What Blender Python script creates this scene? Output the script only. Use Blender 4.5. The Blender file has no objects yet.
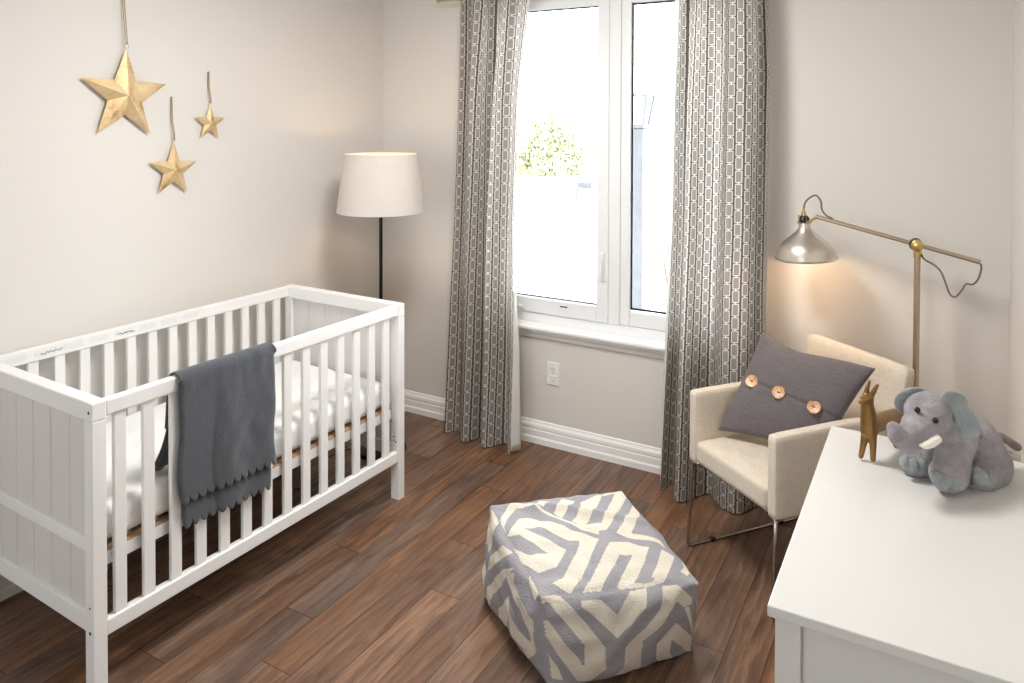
SKY, CEIL_FILL, FLP, RLP, EXPO = 10.5, 36, 1.2, 1.3, 0.08
import bpy, bmesh, math, random
from mathutils import Vector, Matrix, Euler
from mathutils.noise import noise as pnoise
PI = math.pi
random.seed(7)
SC = bpy.context.scene
COL = SC.collection

# ------------------------------------------------------------------ camera
FPX, PITCH, ROLL, YAW, CY, HC = 744.849, .019206, .0030558, .5220185, 133.157, 1.65
def _mul(A, B): return [[sum(A[i][k]*B[k][j] for k in range(3)) for j in range(3)] for i in range(3)]
_c, _s = math.cos(YAW), math.sin(YAW)
_Ry = [[_c, 0, _s], [0, 1, 0], [-_s, 0, _c]]
_c, _s = math.cos(PITCH), math.sin(PITCH)
_Rp = [[1, 0, 0], [0, _c, -_s], [0, _s, _c]]
_c, _s = math.cos(ROLL), math.sin(ROLL)
_Rr = [[_c, -_s, 0], [_s, _c, 0], [0, 0, 1]]
RM = _mul(_Rr, _mul(_Rp, _Ry))           # room (x right, y down, z deep) -> camera
def _row(i): return Vector((RM[i][0], RM[i][2], -RM[i][1]))
CR, CD, CF = _row(0), _row(1), _row(2)    # camera right, down, forward in world axes
CAMP = Vector((0, 0, HC))
def at(u, v, zc):                          # a point seen at (u, v), zc metres deep
    return CAMP + CR*((u-512)/FPX*zc) + CD*((v-CY)/FPX*zc) + CF*zc
cam = bpy.data.cameras.new('camera')
camo = bpy.data.objects.new('camera', cam); COL.objects.link(camo)
m = Matrix((CR, -CD, -CF)).transposed().to_4x4(); m.translation = CAMP
camo.matrix_world = m
cam.sensor_width = 36; cam.lens = FPX*36/1024
cam.shift_x = 0; cam.shift_y = -(341.5-CY)/1024
cam.clip_start = .05; cam.clip_end = 200
SC.camera = camo

# ------------------------------------------------------------------ materials
class NT:
    def __init__(s, name):
        s.m = bpy.data.materials.new(name); s.m.use_nodes = True
        s.t = s.m.node_tree; s.n = s.t.nodes; s.l = s.t.links
        s.b = s.n['Principled BSDF']; s.out = s.n['Material Output']
    def new(s, ty, **kw):
        n = s.n.new(ty)
        for k, v in kw.items(): setattr(n, k, v)
        return n
    def put(s, sock, v):
        if isinstance(v, bpy.types.NodeSocket): s.l.new(v, sock)
        else: sock.default_value = v
    def math(s, op, a, b=None, c=None, clamp=False):
        n = s.new('ShaderNodeMath', operation=op, use_clamp=clamp)
        s.put(n.inputs[0], a)
        if b is not None: s.put(n.inputs[1], b)
        if c is not None: s.put(n.inputs[2], c)
        return n.outputs[0]
    def mix(s, f, a, b, mode='MIX'):
        n = s.new('ShaderNodeMix', data_type='RGBA', blend_type=mode)
        s.put(n.inputs[0], f)
        s.put(n.inputs[6], a if isinstance(a, bpy.types.NodeSocket) else (*a, 1))
        s.put(n.inputs[7], b if isinstance(b, bpy.types.NodeSocket) else (*b, 1))
        return n.outputs[2]
    def coord(s, kind='Object', scale=(1, 1, 1), rot=(0, 0, 0)):
        tc = s.new('ShaderNodeTexCoord'); mp = s.new('ShaderNodeMapping')
        mp.inputs['Scale'].default_value = scale; mp.inputs['Rotation'].default_value = rot
        s.l.new(tc.outputs[kind], mp.inputs[0]); return mp.outputs[0]
    def noise(s, vec, scale, detail=3, rough=.5, dist=0):
        n = s.new('ShaderNodeTexNoise'); s.l.new(vec, n.inputs['Vector'])
        n.inputs['Scale'].default_value = scale; n.inputs['Detail'].default_value = detail
        n.inputs['Roughness'].default_value = rough; n.inputs['Distortion'].default_value = dist
        return n.outputs['Fac']
    def ramp(s, f, stops):
        n = s.new('ShaderNodeValToRGB'); s.l.new(f, n.inputs[0]); e = n.color_ramp.elements
        while len(e) < len(stops): e.new(.5)
        for k, (p, c) in enumerate(stops): e[k].position = p; e[k].color = (*c, 1)
        return n.outputs[0]
    def bump(s, h, strength=.3, dist=.002, normal=None):
        n = s.new('ShaderNodeBump'); s.l.new(h, n.inputs['Height'])
        n.inputs['Strength'].default_value = strength; n.inputs['Distance'].default_value = dist
        if normal: s.l.new(normal, n.inputs['Normal'])
        s.l.new(n.outputs[0], s.b.inputs['Normal']); return n.outputs[0]
def lin(r, g, b):
    f = lambda c: (c/255/12.92 if c/255 <= .04045 else ((c/255+.055)/1.055)**2.4)
    return (f(r), f(g), f(b))
def mat(name, col, rough=.5, metal=0, nscale=0, namt=.06, bscale=0, bstr=.2, bdist=.001, sheen=0, stretch=(1, 1, 1), spec=.5, sub=0):
    t = NT(name)
    t.b.inputs['Roughness'].default_value = rough; t.b.inputs['Metallic'].default_value = metal
    t.b.inputs['Specular IOR Level'].default_value = spec
    if sheen: t.b.inputs['Sheen Weight'].default_value = sheen; t.b.inputs['Sheen Roughness'].default_value = .6
    v = t.coord('Object', stretch)
    nz = t.noise(v, nscale or 6, 4)
    a = tuple(max(0, c*(1-namt)) for c in col); b = tuple(min(1, c*(1+namt)) for c in col)
    t.l.new(t.mix(nz, a, b), t.b.inputs['Base Color'])
    if bscale: t.bump(t.noise(v, bscale, 3), bstr, bdist)
    return t.m
M = {}
M['wall'] = mat('wall_paint', lin(221, 216, 210), .85, 0, 1.5, .006, 400, .05, .0004)
M['ceiling'] = mat('ceiling_paint', (.82, .81, .79), .9)
M['trim'] = mat('trim_paint', lin(246, 245, 243), .4, 0, 4, .01)
M['crib'] = mat('crib_paint', lin(240, 239, 238), .38, 0, 30, .02, 60, .12, .0006, stretch=(1, 1, .08))
M['cribpanel'] = mat('crib_stain', lin(222, 219, 217), .42, 0, 25, .05, 60, .15, .0006, stretch=(1, 1, .05))
M['pvc'] = mat('window_vinyl', lin(238, 239, 240), .3, 0, 4, .01)
M['sheet'] = mat('cotton_sheet', lin(242, 242, 241), .9, 0, 8, .01, 9, .5, .012, sheen=.2)
M['darkmetal'] = mat('black_metal', (.012, .011, .011), .35, .6)
M['black'] = mat('black_plastic', (.01, .01, .01), .4)
M['plank_edge'] = mat('slat_base_wood', lin(176, 144, 114), .6)
M['screw'] = mat('zinc_screw', (.35, .35, .36), .35, 1)
M['brass'] = mat('brass', lin(206, 178, 116), .3, 1, 20, .06)
M['nickel'] = mat('brushed_nickel', lin(222, 214, 204), .32, 1, 30, .08, 80, .15, .0004, stretch=(1, 1, .02))
M['chrome'] = mat('satin_chrome', lin(188, 182, 176), .22, 1)
M['antique'] = mat('warm_nickel_tube', lin(196, 180, 156), .3, 1, 20, .05)
M['cord'] = mat('grey_cord', lin(116, 106, 100), .8, 0, 300, .3)
M['dresser'] = mat('white_lacquer', lin(220, 219, 216), .28, 0, 3, .01)
M['plastic'] = mat('outlet_plastic', lin(240, 239, 236), .35)
M['slot'] = mat('socket_slot', (.03, .03, .03), .6)
M['tag'] = mat('woven_tag', lin(228, 220, 208), .9)
M['twine'] = mat('jute_twine', lin(166, 146, 116), .9, 0, 300, .35)
M['lining'] = mat('curtain_lining', lin(236, 234, 230), .9)
M['bulb'] = None
def emis(name, col, s):
    t = NT(name); t.b.inputs['Base Color'].default_value = (*col, 1)
    t.b.inputs['Emission Color'].default_value = (*col, 1); t.b.inputs['Emission Strength'].default_value = s
    return t.m
M['bulb'] = emis('lit_bulb', (1, .72, .42), 14)
M['ceil_fill'] = emis('fill_diffuser', (1, .95, .88), 3)  # glowing cover of the added ceiling fill light

def gold(name, base):
    t = NT(name); t.b.inputs['Metallic'].default_value = .45; t.b.inputs['Roughness'].default_value = .42
    v = t.coord('Object'); n1 = t.noise(v, 14, 5, .65); n2 = t.noise(v, 90, 3, .6)
    c = t.ramp(n1, [(.30, lin(150, 108, 62)), (.45, base), (.62, lin(230, 206, 164)), (.8, lin(242, 226, 192))])
    c = t.mix(t.math('MULTIPLY', n2, .4), c, lin(176, 132, 80))
    t.l.new(c, t.b.inputs['Base Color']); t.bump(n2, .3, .001); return t.m
M['gold'] = gold('gold_leaf', lin(218, 190, 144))
M['deer'] = gold('brushed_brass_casting', lin(150, 112, 56))
_n = M['deer'].node_tree
for nd in _n.nodes:
    if nd.type == 'VALTORGB':
        for e, c in zip(nd.color_ramp.elements, (lin(104, 76, 38), lin(124, 94, 50), lin(144, 110, 62), lin(176, 142, 92))): e.color = (*c, 1)
    if nd.type == 'BSDF_PRINCIPLED': nd.inputs['Metallic'].default_value = .6; nd.inputs['Roughness'].default_value = .32

def weave(name, c1, c2, sc, bs=.5, bd=.0008, kind='Object', slub=.35, sheen=.15):
    t = NT(name); t.b.inputs['Roughness'].default_value = .92; t.b.inputs['Specular IOR Level'].default_value = .2
    t.b.inputs['Sheen Weight'].default_value = sheen
    va = t.coord(kind, (1, 1, .04)); vb = t.coord(kind, (.04, .04, 1)); vc = t.coord(kind)
    a = t.noise(va, sc, 2); b = t.noise(vb, sc, 2); c = t.noise(vc, sc*.6, 3)
    f = t.math('ADD', t.math('MULTIPLY', t.math('ADD', a, b), .5*slub/.35*.6), t.math('MULTIPLY', c, .5))
    t.l.new(t.ramp(f, [(.3, c1), (.7, c2)]), t.b.inputs['Base Color'])
    t.bump(f, bs, bd); return t.m
M['linen'] = weave('oatmeal_linen', lin(190, 177, 160), lin(228, 217, 202), 420)
M['cushion'] = weave('slate_cotton', lin(80, 75, 79), lin(120, 113, 115), 500, .4, .0006)
M['shade'] = weave('shade_linen', lin(214, 208, 202), lin(230, 225, 219), 300, .2, .0004)
M['felt'] = mat('charcoal_felt', lin(68, 71, 78), .95, 0, 130, .5, 500, .4, .0008, sheen=.3, spec=.2)
# translucent lampshade
def translucent(m, amt, col):
    t = m.node_tree; tr = t.nodes.new('ShaderNodeBsdfTranslucent'); tr.inputs[0].default_value = (*col, 1)
    mx = t.nodes.new('ShaderNodeMixShader'); mx.inputs[0].default_value = amt
    b = t.nodes['Principled BSDF']; o = t.nodes['Material Output']
    t.links.new(b.outputs[0], mx.inputs[1]); t.links.new(tr.outputs[0], mx.inputs[2]); t.links.new(mx.outputs[0], o.inputs[0])
translucent(M['shade'], .2, (.85, .8, .76))
# coconut / wood buttons
def button_mat():
    t = NT('coconut_button'); t.b.inputs['Roughness'].default_value = .35
    v = t.coord('Object', (1, 1, 1)); n = t.noise(v, 60, 4, .6, 1.5)
    t.l.new(t.ramp(n, [(.3, lin(120, 74, 36)), (.48, lin(184, 128, 70)), (.7, lin(222, 176, 112))]), t.b.inputs['Base Color']); return t.m
M['button'] = button_mat()
def fur(name, c1, c2, c3):
    t = NT(name); t.b.inputs['Roughness'].default_value = .95; t.b.inputs['Specular IOR Level'].default_value = .15
    t.b.inputs['Sheen Weight'].default_value = .5; t.b.inputs['Sheen Roughness'].default_value = .5
    v = t.coord('Object'); a = t.noise(v, 22, 4, .6); b = t.noise(v, 380, 3, .7); d = t.noise(v, 120, 3, .6, 1)
    c = t.ramp(a, [(.35, c1), (.52, c2), (.68, c3)])
    c = t.mix(t.math('MULTIPLY', b, .35), c, c1)
    t.l.new(c, t.b.inputs['Base Color'])
    t.bump(t.math('ADD', t.math('MULTIPLY', b, .8), d), 1, .006); return t.m
M['fur'] = fur('plush_grey_fur', lin(152, 146, 150), lin(174, 167, 171), lin(200, 191, 192))
M['plush'] = fur('plush_blue_grey', lin(150, 158, 160), lin(172, 179, 180), lin(192, 198, 197))
M['tusk'] = mat('tusk_felt', lin(240, 234, 224), .8)
M['eye'] = mat('glossy_eye', (.008, .005, .005), .06)
M['tail'] = fur('plush_tail', lin(128, 116, 108), lin(158, 146, 136), lin(190, 176, 166))

def curtain_mat():
    t = NT('link_print_curtain'); t.b.inputs['Roughness'].default_value = .9; t.b.inputs['Specular IOR Level'].default_value = .2
    tc = t.new('ShaderNodeTexCoord'); sx = t.new('ShaderNodeSeparateXYZ'); t.l.new(tc.outputs['UV'], sx.inputs[0])
    P, Q = .040, .056
    u = t.math('DIVIDE', sx.outputs[0], P); ci = t.math('FLOOR', u)
    v = t.math('ADD', t.math('DIVIDE', sx.outputs[1], Q), t.math('MULTIPLY', t.math('FLOORED_MODULO', ci, 2.0), .5))
    fx = t.math('ABSOLUTE', t.math('MULTIPLY', t.math('SUBTRACT', t.math('FRACT', u), .5), P))
    fy = t.math('ABSOLUTE', t.math('MULTIPLY', t.math('SUBTRACT', t.math('FRACT', v), .5), Q))
    r = .0035
    qx = t.math('MAXIMUM', t.math('SUBTRACT', fx, .0135-r), 0.0); qy = t.math('MAXIMUM', t.math('SUBTRACT', fy, .0243-r), 0.0)
    d = t.math('SUBTRACT', t.math('SQRT', t.math('ADD', t.math('MULTIPLY', qx, qx), t.math('MULTIPLY', qy, qy))), r)
    line = t.math('LESS_THAN', t.math('ABSOLUTE', d), .0017)
    inside = t.math('LESS_THAN', d, 0.0)
    conn = t.math('MULTIPLY', t.math('LESS_THAN', fx, .0022), t.math('GREATER_THAN', d, 0.0))
    side = t.math('MULTIPLY', t.math('LESS_THAN', fy, .0022), t.math('GREATER_THAN', d, 0.0))
    w = t.math('MAXIMUM', line, conn)
    nz = t.noise(t.coord('UV'), 350, 2)
    bg = t.mix(inside, lin(96, 90, 84), lin(152, 146, 140))
    bg = t.mix(t.math('MULTIPLY', nz, .2), bg, lin(160, 152, 145))
    c = t.mix(w, bg, lin(232, 228, 222))
    t.l.new(c, t.b.inputs['Base Color']); t.bump(nz, .2, .0005)
    tr = t.new('ShaderNodeBsdfTranslucent'); t.l.new(c, tr.inputs[0])
    mx = t.new('ShaderNodeMixShader'); mx.inputs[0].default_value = .32
    t.l.new(t.b.outputs[0], mx.inputs[1]); t.l.new(tr.outputs[0], mx.inputs[2]); t.l.new(mx.outputs[0], t.out.inputs[0])
    return t.m
M['curtain'] = curtain_mat()
translucent(M['lining'], .3, (.9, .9, .88))

def floor_mat():
    t = NT('walnut_laminate')
    at_ = t.new('ShaderNodeAttribute', attribute_name='plank'); sp = t.new('ShaderNodeSeparateColor'); t.l.new(at_.outputs['Color'], sp.inputs[0])
    tc = t.new('ShaderNodeTexCoord'); off = t.new('ShaderNodeVectorMath', operation='SCALE'); t.l.new(at_.outputs['Color'], off.inputs[0]); off.inputs[3].default_value = 37.
    ad = t.new('ShaderNodeVectorMath', operation='ADD'); t.l.new(tc.outputs['Object'], ad.inputs[0]); t.l.new(off.outputs[0], ad.inputs[1])
    def mp(sc):
        n = t.new('ShaderNodeMapping'); n.inputs['Scale'].default_value = sc; t.l.new(ad.outputs[0], n.inputs[0]); return n.outputs[0]
    big = t.noise(mp((5.5, 1.1, 1)), 1.6, 4, .6, 1.1)
    cath = t.new('ShaderNodeTexWave', wave_type='BANDS', bands_direction='X', wave_profile='SAW')
    t.l.new(mp((1, .14, 1)), cath.inputs['Vector']); cath.inputs['Scale'].default_value = 9; cath.inputs['Distortion'].default_value = 9
    cath.inputs['Detail'].default_value = 3; cath.inputs['Detail Scale'].default_value = 1.6
    fine = t.noise(mp((260, 7, 1)), 1, 4, .75)
    pore = t.noise(mp((420, 16, 1)), 1, 2, .6)
    f = t.math('ADD', t.math('MULTIPLY', big, .75), t.math('MULTIPLY', cath.outputs['Fac'], .13))
    f = t.math('ADD', f, t.math('MULTIPLY', fine, .34)); f = t.math('SUBTRACT', f, .06)
    c = t.ramp(f, [(.30, lin(60, 41, 31)), (.45, lin(97, 69, 52)), (.57, lin(124, 91, 69)), (.72, lin(154, 119, 93))])
    c = t.mix(t.math('MULTIPLY', sp.outputs[1], .28), c, lin(120, 94, 78))
    hs = t.new('ShaderNodeHueSaturation'); t.l.new(c, hs.inputs['Color']); t.l.new(t.math('ADD', t.math('MULTIPLY', sp.outputs[0], .22), .84), hs.inputs['Value'])
    t.l.new(t.math('ADD', t.math('MULTIPLY', sp.outputs[2], .3), .85), hs.inputs['Saturation'])
    grey = t.noise(mp((9, 1.3, 1)), 1.2, 3, .6, .6)
    c2 = t.mix(t.math('MULTIPLY', t.math('SUBTRACT', grey, .5, clamp=True), 1.6), hs.outputs[0], lin(92, 84, 80))
    c2 = t.mix(t.math('MULTIPLY', t.math('SUBTRACT', pore, .56, clamp=True), 3.2, clamp=True), c2, lin(58, 40, 31))
    t.l.new(c2, t.b.inputs['Base Color'])
    t.l.new(t.math('ADD', t.math('MULTIPLY', fine, .25), .3), t.b.inputs['Roughness'])
    t.bump(t.math('ADD', fine, t.math('MULTIPLY', cath.outputs['Fac'], .4)), .25, .0008)
    return t.m
M['floor'] = floor_mat()
M['groove'] = mat('plank_groove', (.012, .008, .006), .8)
def pouf_mat():
    t = NT('kilim_wool'); t.b.inputs['Roughness'].default_value = .95; t.b.inputs['Specular IOR Level'].default_value = .15
    a = t.new('ShaderNodeAttribute', attribute_name='kilim')
    v = t.coord('UV', (1, 1, 1)); n = t.noise(v, 110, 3, .7); n2 = t.noise(t.coord('UV', (1, .35, 1)), 240, 2)
    f = t.math('GREATER_THAN', a.outputs['Fac'], .5)
    g = t.mix(n2, lin(146, 144, 149), lin(176, 174, 178)); cr = t.mix(n, lin(212, 204, 190), lin(236, 229, 214))
    t.l.new(t.mix(f, g, cr), t.b.inputs['Base Color'])
    t.bump(t.math('ADD', n, n2), .9, .004); return t.m
M['kilim'] = pouf_mat()
def glass_mat():
    t = NT('window_glass'); tr = t.new('ShaderNodeBsdfTransparent'); tr.inputs[0].default_value = (.96, .97, .97, 1)
    gl = t.new('ShaderNodeBsdfGlossy'); gl.inputs['Roughness'].default_value = .02
    fr = t.new('ShaderNodeFresnel'); fr.inputs[0].default_value = 1.3
    mx = t.new('ShaderNodeMixShader'); t.l.new(fr.outputs[0], mx.inputs[0]); t.l.new(tr.outputs[0], mx.inputs[1]); t.l.new(gl.outputs[0], mx.inputs[2])
    t.l.new(mx.outputs[0], t.out.inputs[0]); return t.m
M['glass'] = glass_mat()
M['snow'] = mat('pale_concrete', (.88, .88, .88), .9, 0, .4, .06)
M['leaf'] = mat('pale_leaves', (.36, .37, .22), .9, 0, 5, .2)
M['leaf2'] = mat('autumn_leaves', (.62, .50, .38), .9, 0, 5, .3)
M['postmetal'] = mat('lamp_post_paint', (.06, .064, .072), .5, 0, 12, .4)
M['bark'] = mat('bark', (.1, .07, .05), .9)

# ------------------------------------------------------------------ object helpers
def wm(o):
    L = Matrix.LocRotScale(o.location, o.rotation_euler, o.scale)
    return (wm(o.parent) @ o.matrix_parent_inverse @ L) if o.parent else L
def link(o, parent=None, world=False):
    COL.objects.link(o)
    if parent:
        o.parent = parent
        if world: o.matrix_parent_inverse = wm(parent).inverted()
    return o
def obj(name, bm, m, parent=None, smooth=False, world=False, bevel=0, seg=2, sub=0, angle=35):
    me = bpy.data.meshes.new(name)
    if isinstance(bm, bmesh.types.BMesh): bm.to_mesh(me); bm.free()
    else: me.from_pydata(*bm); me.update()
    for k in (m if isinstance(m, (list, tuple)) else [m]): me.materials.append(k)
    o = bpy.data.objects.new(name, me); link(o, parent, world)
    if bevel:
        b = o.modifiers.new('bevel', 'BEVEL'); b.width = bevel; b.segments = seg; b.limit_method = 'ANGLE'; b.angle_limit = math.radians(40)
    if sub:
        s = o.modifiers.new('sub', 'SUBSURF'); s.levels = s.render_levels = sub
    if smooth:
        for p in me.polygons: p.use_smooth = True
        if smooth == 'auto':
            try: me.set_sharp_from_angle(angle=math.radians(angle))
            except Exception: pass
    return o
def thing(name, label, cat, loc=(0, 0, 0), rotz=0, group=None):
    o = bpy.data.objects.new(name, None); o.location = loc; o.rotation_euler = (0, 0, rotz); o.empty_display_size = .05
    COL.objects.link(o); o['label'] = label; o['category'] = cat
    if group: o['group'] = group
    return o
def tag(o, label=None, cat=None, group=None, kind=None):
    if label: o['label'] = label
    if cat: o['category'] = cat
    if group: o['group'] = group
    if kind: o['kind'] = kind
    return o
def struct(name, bm, m, parent=None, **kw):
    o = obj(name, bm, m, parent, **kw)
    if not parent: o['kind'] = 'structure'
    return o
def B(): return bmesh.new()
def box(bm, lo, hi, M4=None):
    vs = [bm.verts.new((x, y, z)) for x in (lo[0], hi[0]) for y in (lo[1], hi[1]) for z in (lo[2], hi[2])]
    for f in ((0, 1, 3, 2), (4, 6, 7, 5), (0, 4, 5, 1), (2, 3, 7, 6), (0, 2, 6, 4), (1, 5, 7, 3)): bm.faces.new([vs[i] for i in f])
    if M4: bmesh.ops.transform(bm, matrix=M4, verts=vs)
    return bm
def bx(lo, hi): return box(B(), lo, hi)
def lathe(bm, prof, n=32, c=(0, 0, 0), M4=None, close=False):
    rings = []
    for r, z in prof:
        rings.append([bm.verts.new((c[0]+r*math.cos(2*PI*k/n), c[1]+r*math.sin(2*PI*k/n), c[2]+z)) for k in range(n)])
    for a, b in zip(rings, rings[1:]):
        for k in range(n): bm.faces.new((a[k], a[(k+1) % n], b[(k+1) % n], b[k]))
    if close: bm.faces.new(rings[0][::-1]); bm.faces.new(rings[-1])
    if M4: bmesh.ops.transform(bm, matrix=M4, verts=[v for r in rings for v in r])
    return bm
def tube(bm, pts, r, n=10, caps=True):
    pts = [Vector(p) for p in pts]; rs = r if isinstance(r, (list, tuple)) else [r]*len(pts)
    rings = []; up = None
    for i, p in enumerate(pts):
        d = (pts[min(i+1, len(pts)-1)]-pts[max(i-1, 0)]).normalized()
        if up is None: up = d.orthogonal().normalized()
        up = (up-d*up.dot(d)).normalized(); s = d.cross(up)
        rings.append([bm.verts.new(p+(up*math.cos(2*PI*k/n)+s*math.sin(2*PI*k/n))*rs[i]) for k in range(n)])
    for a, b in zip(rings, rings[1:]):
        for k in range(n): bm.faces.new((a[k], a[(k+1) % n], b[(k+1) % n], b[k]))
    if caps: bm.faces.new(rings[0][::-1]); bm.faces.new(rings[-1])
    return bm
def spline(pts, n=8):
    pts = [Vector(p) for p in pts]; out = []
    P = [pts[0]*2-pts[1]]+pts+[pts[-1]*2-pts[-2]]
    for i in range(1, len(P)-2):
        for k in range(n):
            t = k/n
            out.append(.5*((2*P[i])+(P[i+1]-P[i-1])*t+(2*P[i-1]-5*P[i]+4*P[i+1]-P[i+2])*t*t+(3*P[i]-P[i-1]-3*P[i+1]+P[i+2])*t**3))
    out.append(pts[-1]); return out
def interp(tab, v):
    for (a, fa), (b, fb) in zip(tab, tab[1:]):
        if v <= b: return fa+(fb-fa)*max(0, (v-a))/(b-a)
    return tab[-1][1]
_SPH = {}
def ball(bm, c, r, M3=None, n=16):
    r = (r, r, r) if not hasattr(r, '__len__') else r
    if n not in _SPH:
        t = bmesh.new(); bmesh.ops.create_uvsphere(t, u_segments=n, v_segments=max(6, n//2+2), radius=1)
        _SPH[n] = ([v.co.copy() for v in t.verts], [[v.index for v in f.verts] for f in t.faces]); t.free()
    T = Matrix.Translation(c) @ (M3.to_4x4() if M3 else Matrix.Identity(4)) @ Matrix.Diagonal((*r, 1))
    vs = [bm.verts.new(T @ p) for p in _SPH[n][0]]
    for f in _SPH[n][1]: bm.faces.new([vs[k] for k in f])
    return bm
def chain(bm, pts, rs, n=14, k=5):
    # round capsule chain through the points
    for i in range(len(pts)-1):
        for j in range(k+1):
            t = j/k; ball(bm, Vector(pts[i]).lerp(Vector(pts[i+1]), t), rs[i]+(rs[i+1]-rs[i])*t, n=n)
    return bm
def remeshed(bm, vox, smooth=6, fac=.6):
    # one continuous skin over overlapping volumes
    me = bpy.data.meshes.new('tmp'); bm.to_mesh(me); bm.free()
    o = bpy.data.objects.new('tmp', me); COL.objects.link(o)
    r = o.modifiers.new('r', 'REMESH'); r.mode = 'VOXEL'; r.voxel_size = vox
    s = o.modifiers.new('s', 'SMOOTH'); s.iterations = smooth; s.factor = fac
    dg = bpy.context.evaluated_depsgraph_get(); dg.update()
    b2 = B(); b2.from_mesh(o.evaluated_get(dg).to_mesh())
    bpy.data.objects.remove(o); bpy.data.meshes.remove(me)
    return b2
# ------------------------------------------------------------------ room shell
XL, XR, YW, YB, ZC, WT = -2.773, .231, 3.335, -2.4, 2.6, .16
# floor: planks of 0.121 x 1.25 m, joints where the boards meet
J = {14: 1.66, 12: 2.137, 11: 1.776, 10: 1.56, 13: 1.404, 8: 2.10, 9: 2.39, 1: 2.298, 16: 1.139}
bm = B(); lay = bm.loops.layers.float_color.new('plank'); rr = random.Random(3)
g = .0009
for i in range(-6, 21):
    x1, x0 = -.439-.121*i, -.439-.121*(i+1)
    x0, x1 = max(x0, XL), min(x1, XR)
    if x1-x0 < .002: continue
    o = J.get(i, rr.uniform(0, 1.25)); y = o-1.25*6
    while y < YW:
        a, b = max(y, YB), min(y+1.25, YW)
        if b-a > .01:
            vs = [bm.verts.new(p) for p in ((x0+g, a+g, 0), (x1-g, a+g, 0), (x1-g, b-g, 0), (x0+g, b-g, 0))]
            f = bm.faces.new(vs); c = (rr.random(), rr.random(), rr.random(), 1)
            for l in f.loops: l[lay] = c
        y += 1.25
fo = struct('floor', bm, [M['floor'], M['groove']])
b2 = B(); b2.from_mesh(fo.data)
box(b2, (XL-.1, YB-.1, -.12), (XR+.1, YW+.1, -.0016))
b2.faces.ensure_lookup_table()
for f in b2.faces[-6:]: f.material_index = 1
b2.to_mesh(fo.data); b2.free()
struct('wall_left', bx((XL-.12, YB-.1, 0), (XL, YW+WT, ZC)), M['wall'])
struct('wall_right', bx((XR, YB-.1, 0), (XR+.12, YW+WT, ZC)), M['wall'])
struct('ceiling', bx((XL-.12, YB-.1, ZC), (XR+.12, YW+WT, ZC+.1)), M['ceiling'])
# window wall with its opening
WX0, WX1, WZ0, WZ1 = -2.08, -.725, .60, 2.30
bm = B()
box(bm, (XL, YW, 0), (WX0, YW+WT, ZC)); box(bm, (WX1, YW, 0), (XR, YW+WT, ZC))
box(bm, (WX0, YW, 0), (WX1, YW+WT, WZ0)); box(bm, (WX0, YW, WZ1), (WX1, YW+WT, ZC))
struct('wall_window', bm, M['wall'])
# back wall (behind the camera) with an unseen window added for fill light
bm = B()
box(bm, (XL, YB-.12, 0), (-2.0, YB, ZC)); box(bm, (-.8, YB-.12, 0), (XR, YB, ZC))
box(bm, (-2.0, YB-.12, 0), (-.8, YB, .8)); box(bm, (-2.0, YB-.12, 2.3), (-.8, YB, ZC))
struct('wall_back', bm, M['wall'])
w2 = thing('fill_window', '', ''); del w2['label'], w2['category']; w2['kind'] = 'structure'  # added behind the camera to let in extra daylight
bm = B()
for lo, hi in (((-2.0, .8), (-1.94, 2.3)), ((-.86, .8), (-.8, 2.3)), ((-1.94, .8), (-.86, .86)), ((-1.94, 2.24), (-.86, 2.3)), ((-1.43, .86), (-1.37, 2.24))):
    box(bm, (lo[0], YB-.1, lo[1]), (hi[0], YB-.03, hi[1]))
obj('fill_window_frame', bm, M['pvc'], w2, bevel=.004)
obj('glass_pane', bx((-1.94, YB-.07, .86), (-.86, YB-.064, 2.24)), M['glass'], w2)
# baseboards: extruded stepped profile
BP = [(0, 0), (.018, 0), (.018, .028), (.015, .034), (.0135, .036), (.0135, .066), (.011, .070), (.011, .074), (.0135, .078), (.0125, .092), (.008, .100), (.006, .104), (.0045, .112), (0, .115)]
def extr(prof, p0, p1, nrm):
    bm = B(); p0, p1, nrm = Vector(p0), Vector(p1), Vector(nrm)
    a = [bm.verts.new(p0+nrm*d+Vector((0, 0, z))) for d, z in prof]; b = [bm.verts.new(p1+nrm*d+Vector((0, 0, z))) for d, z in prof]
    n = len(prof)
    for k in range(n): bm.faces.new((a[k], a[(k+1) % n], b[(k+1) % n], b[k]))
    bm.faces.new(a[::-1]); bm.faces.new(b); bmesh.ops.recalc_face_normals(bm, faces=bm.faces); return bm
struct('baseboard_window', extr(BP, (XL, YW, 0), (XR, YW, 0), (0, -1, 0)), M['trim'])
struct('baseboard_left', extr(BP, (XL, YB, 0), (XL, YW-.018, 0), (1, 0, 0)), M['trim'])
struct('baseboard_right', extr(BP, (XR, YB, 0), (XR, YW-.018, 0), (-1, 0, 0)), M['trim'])
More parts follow.
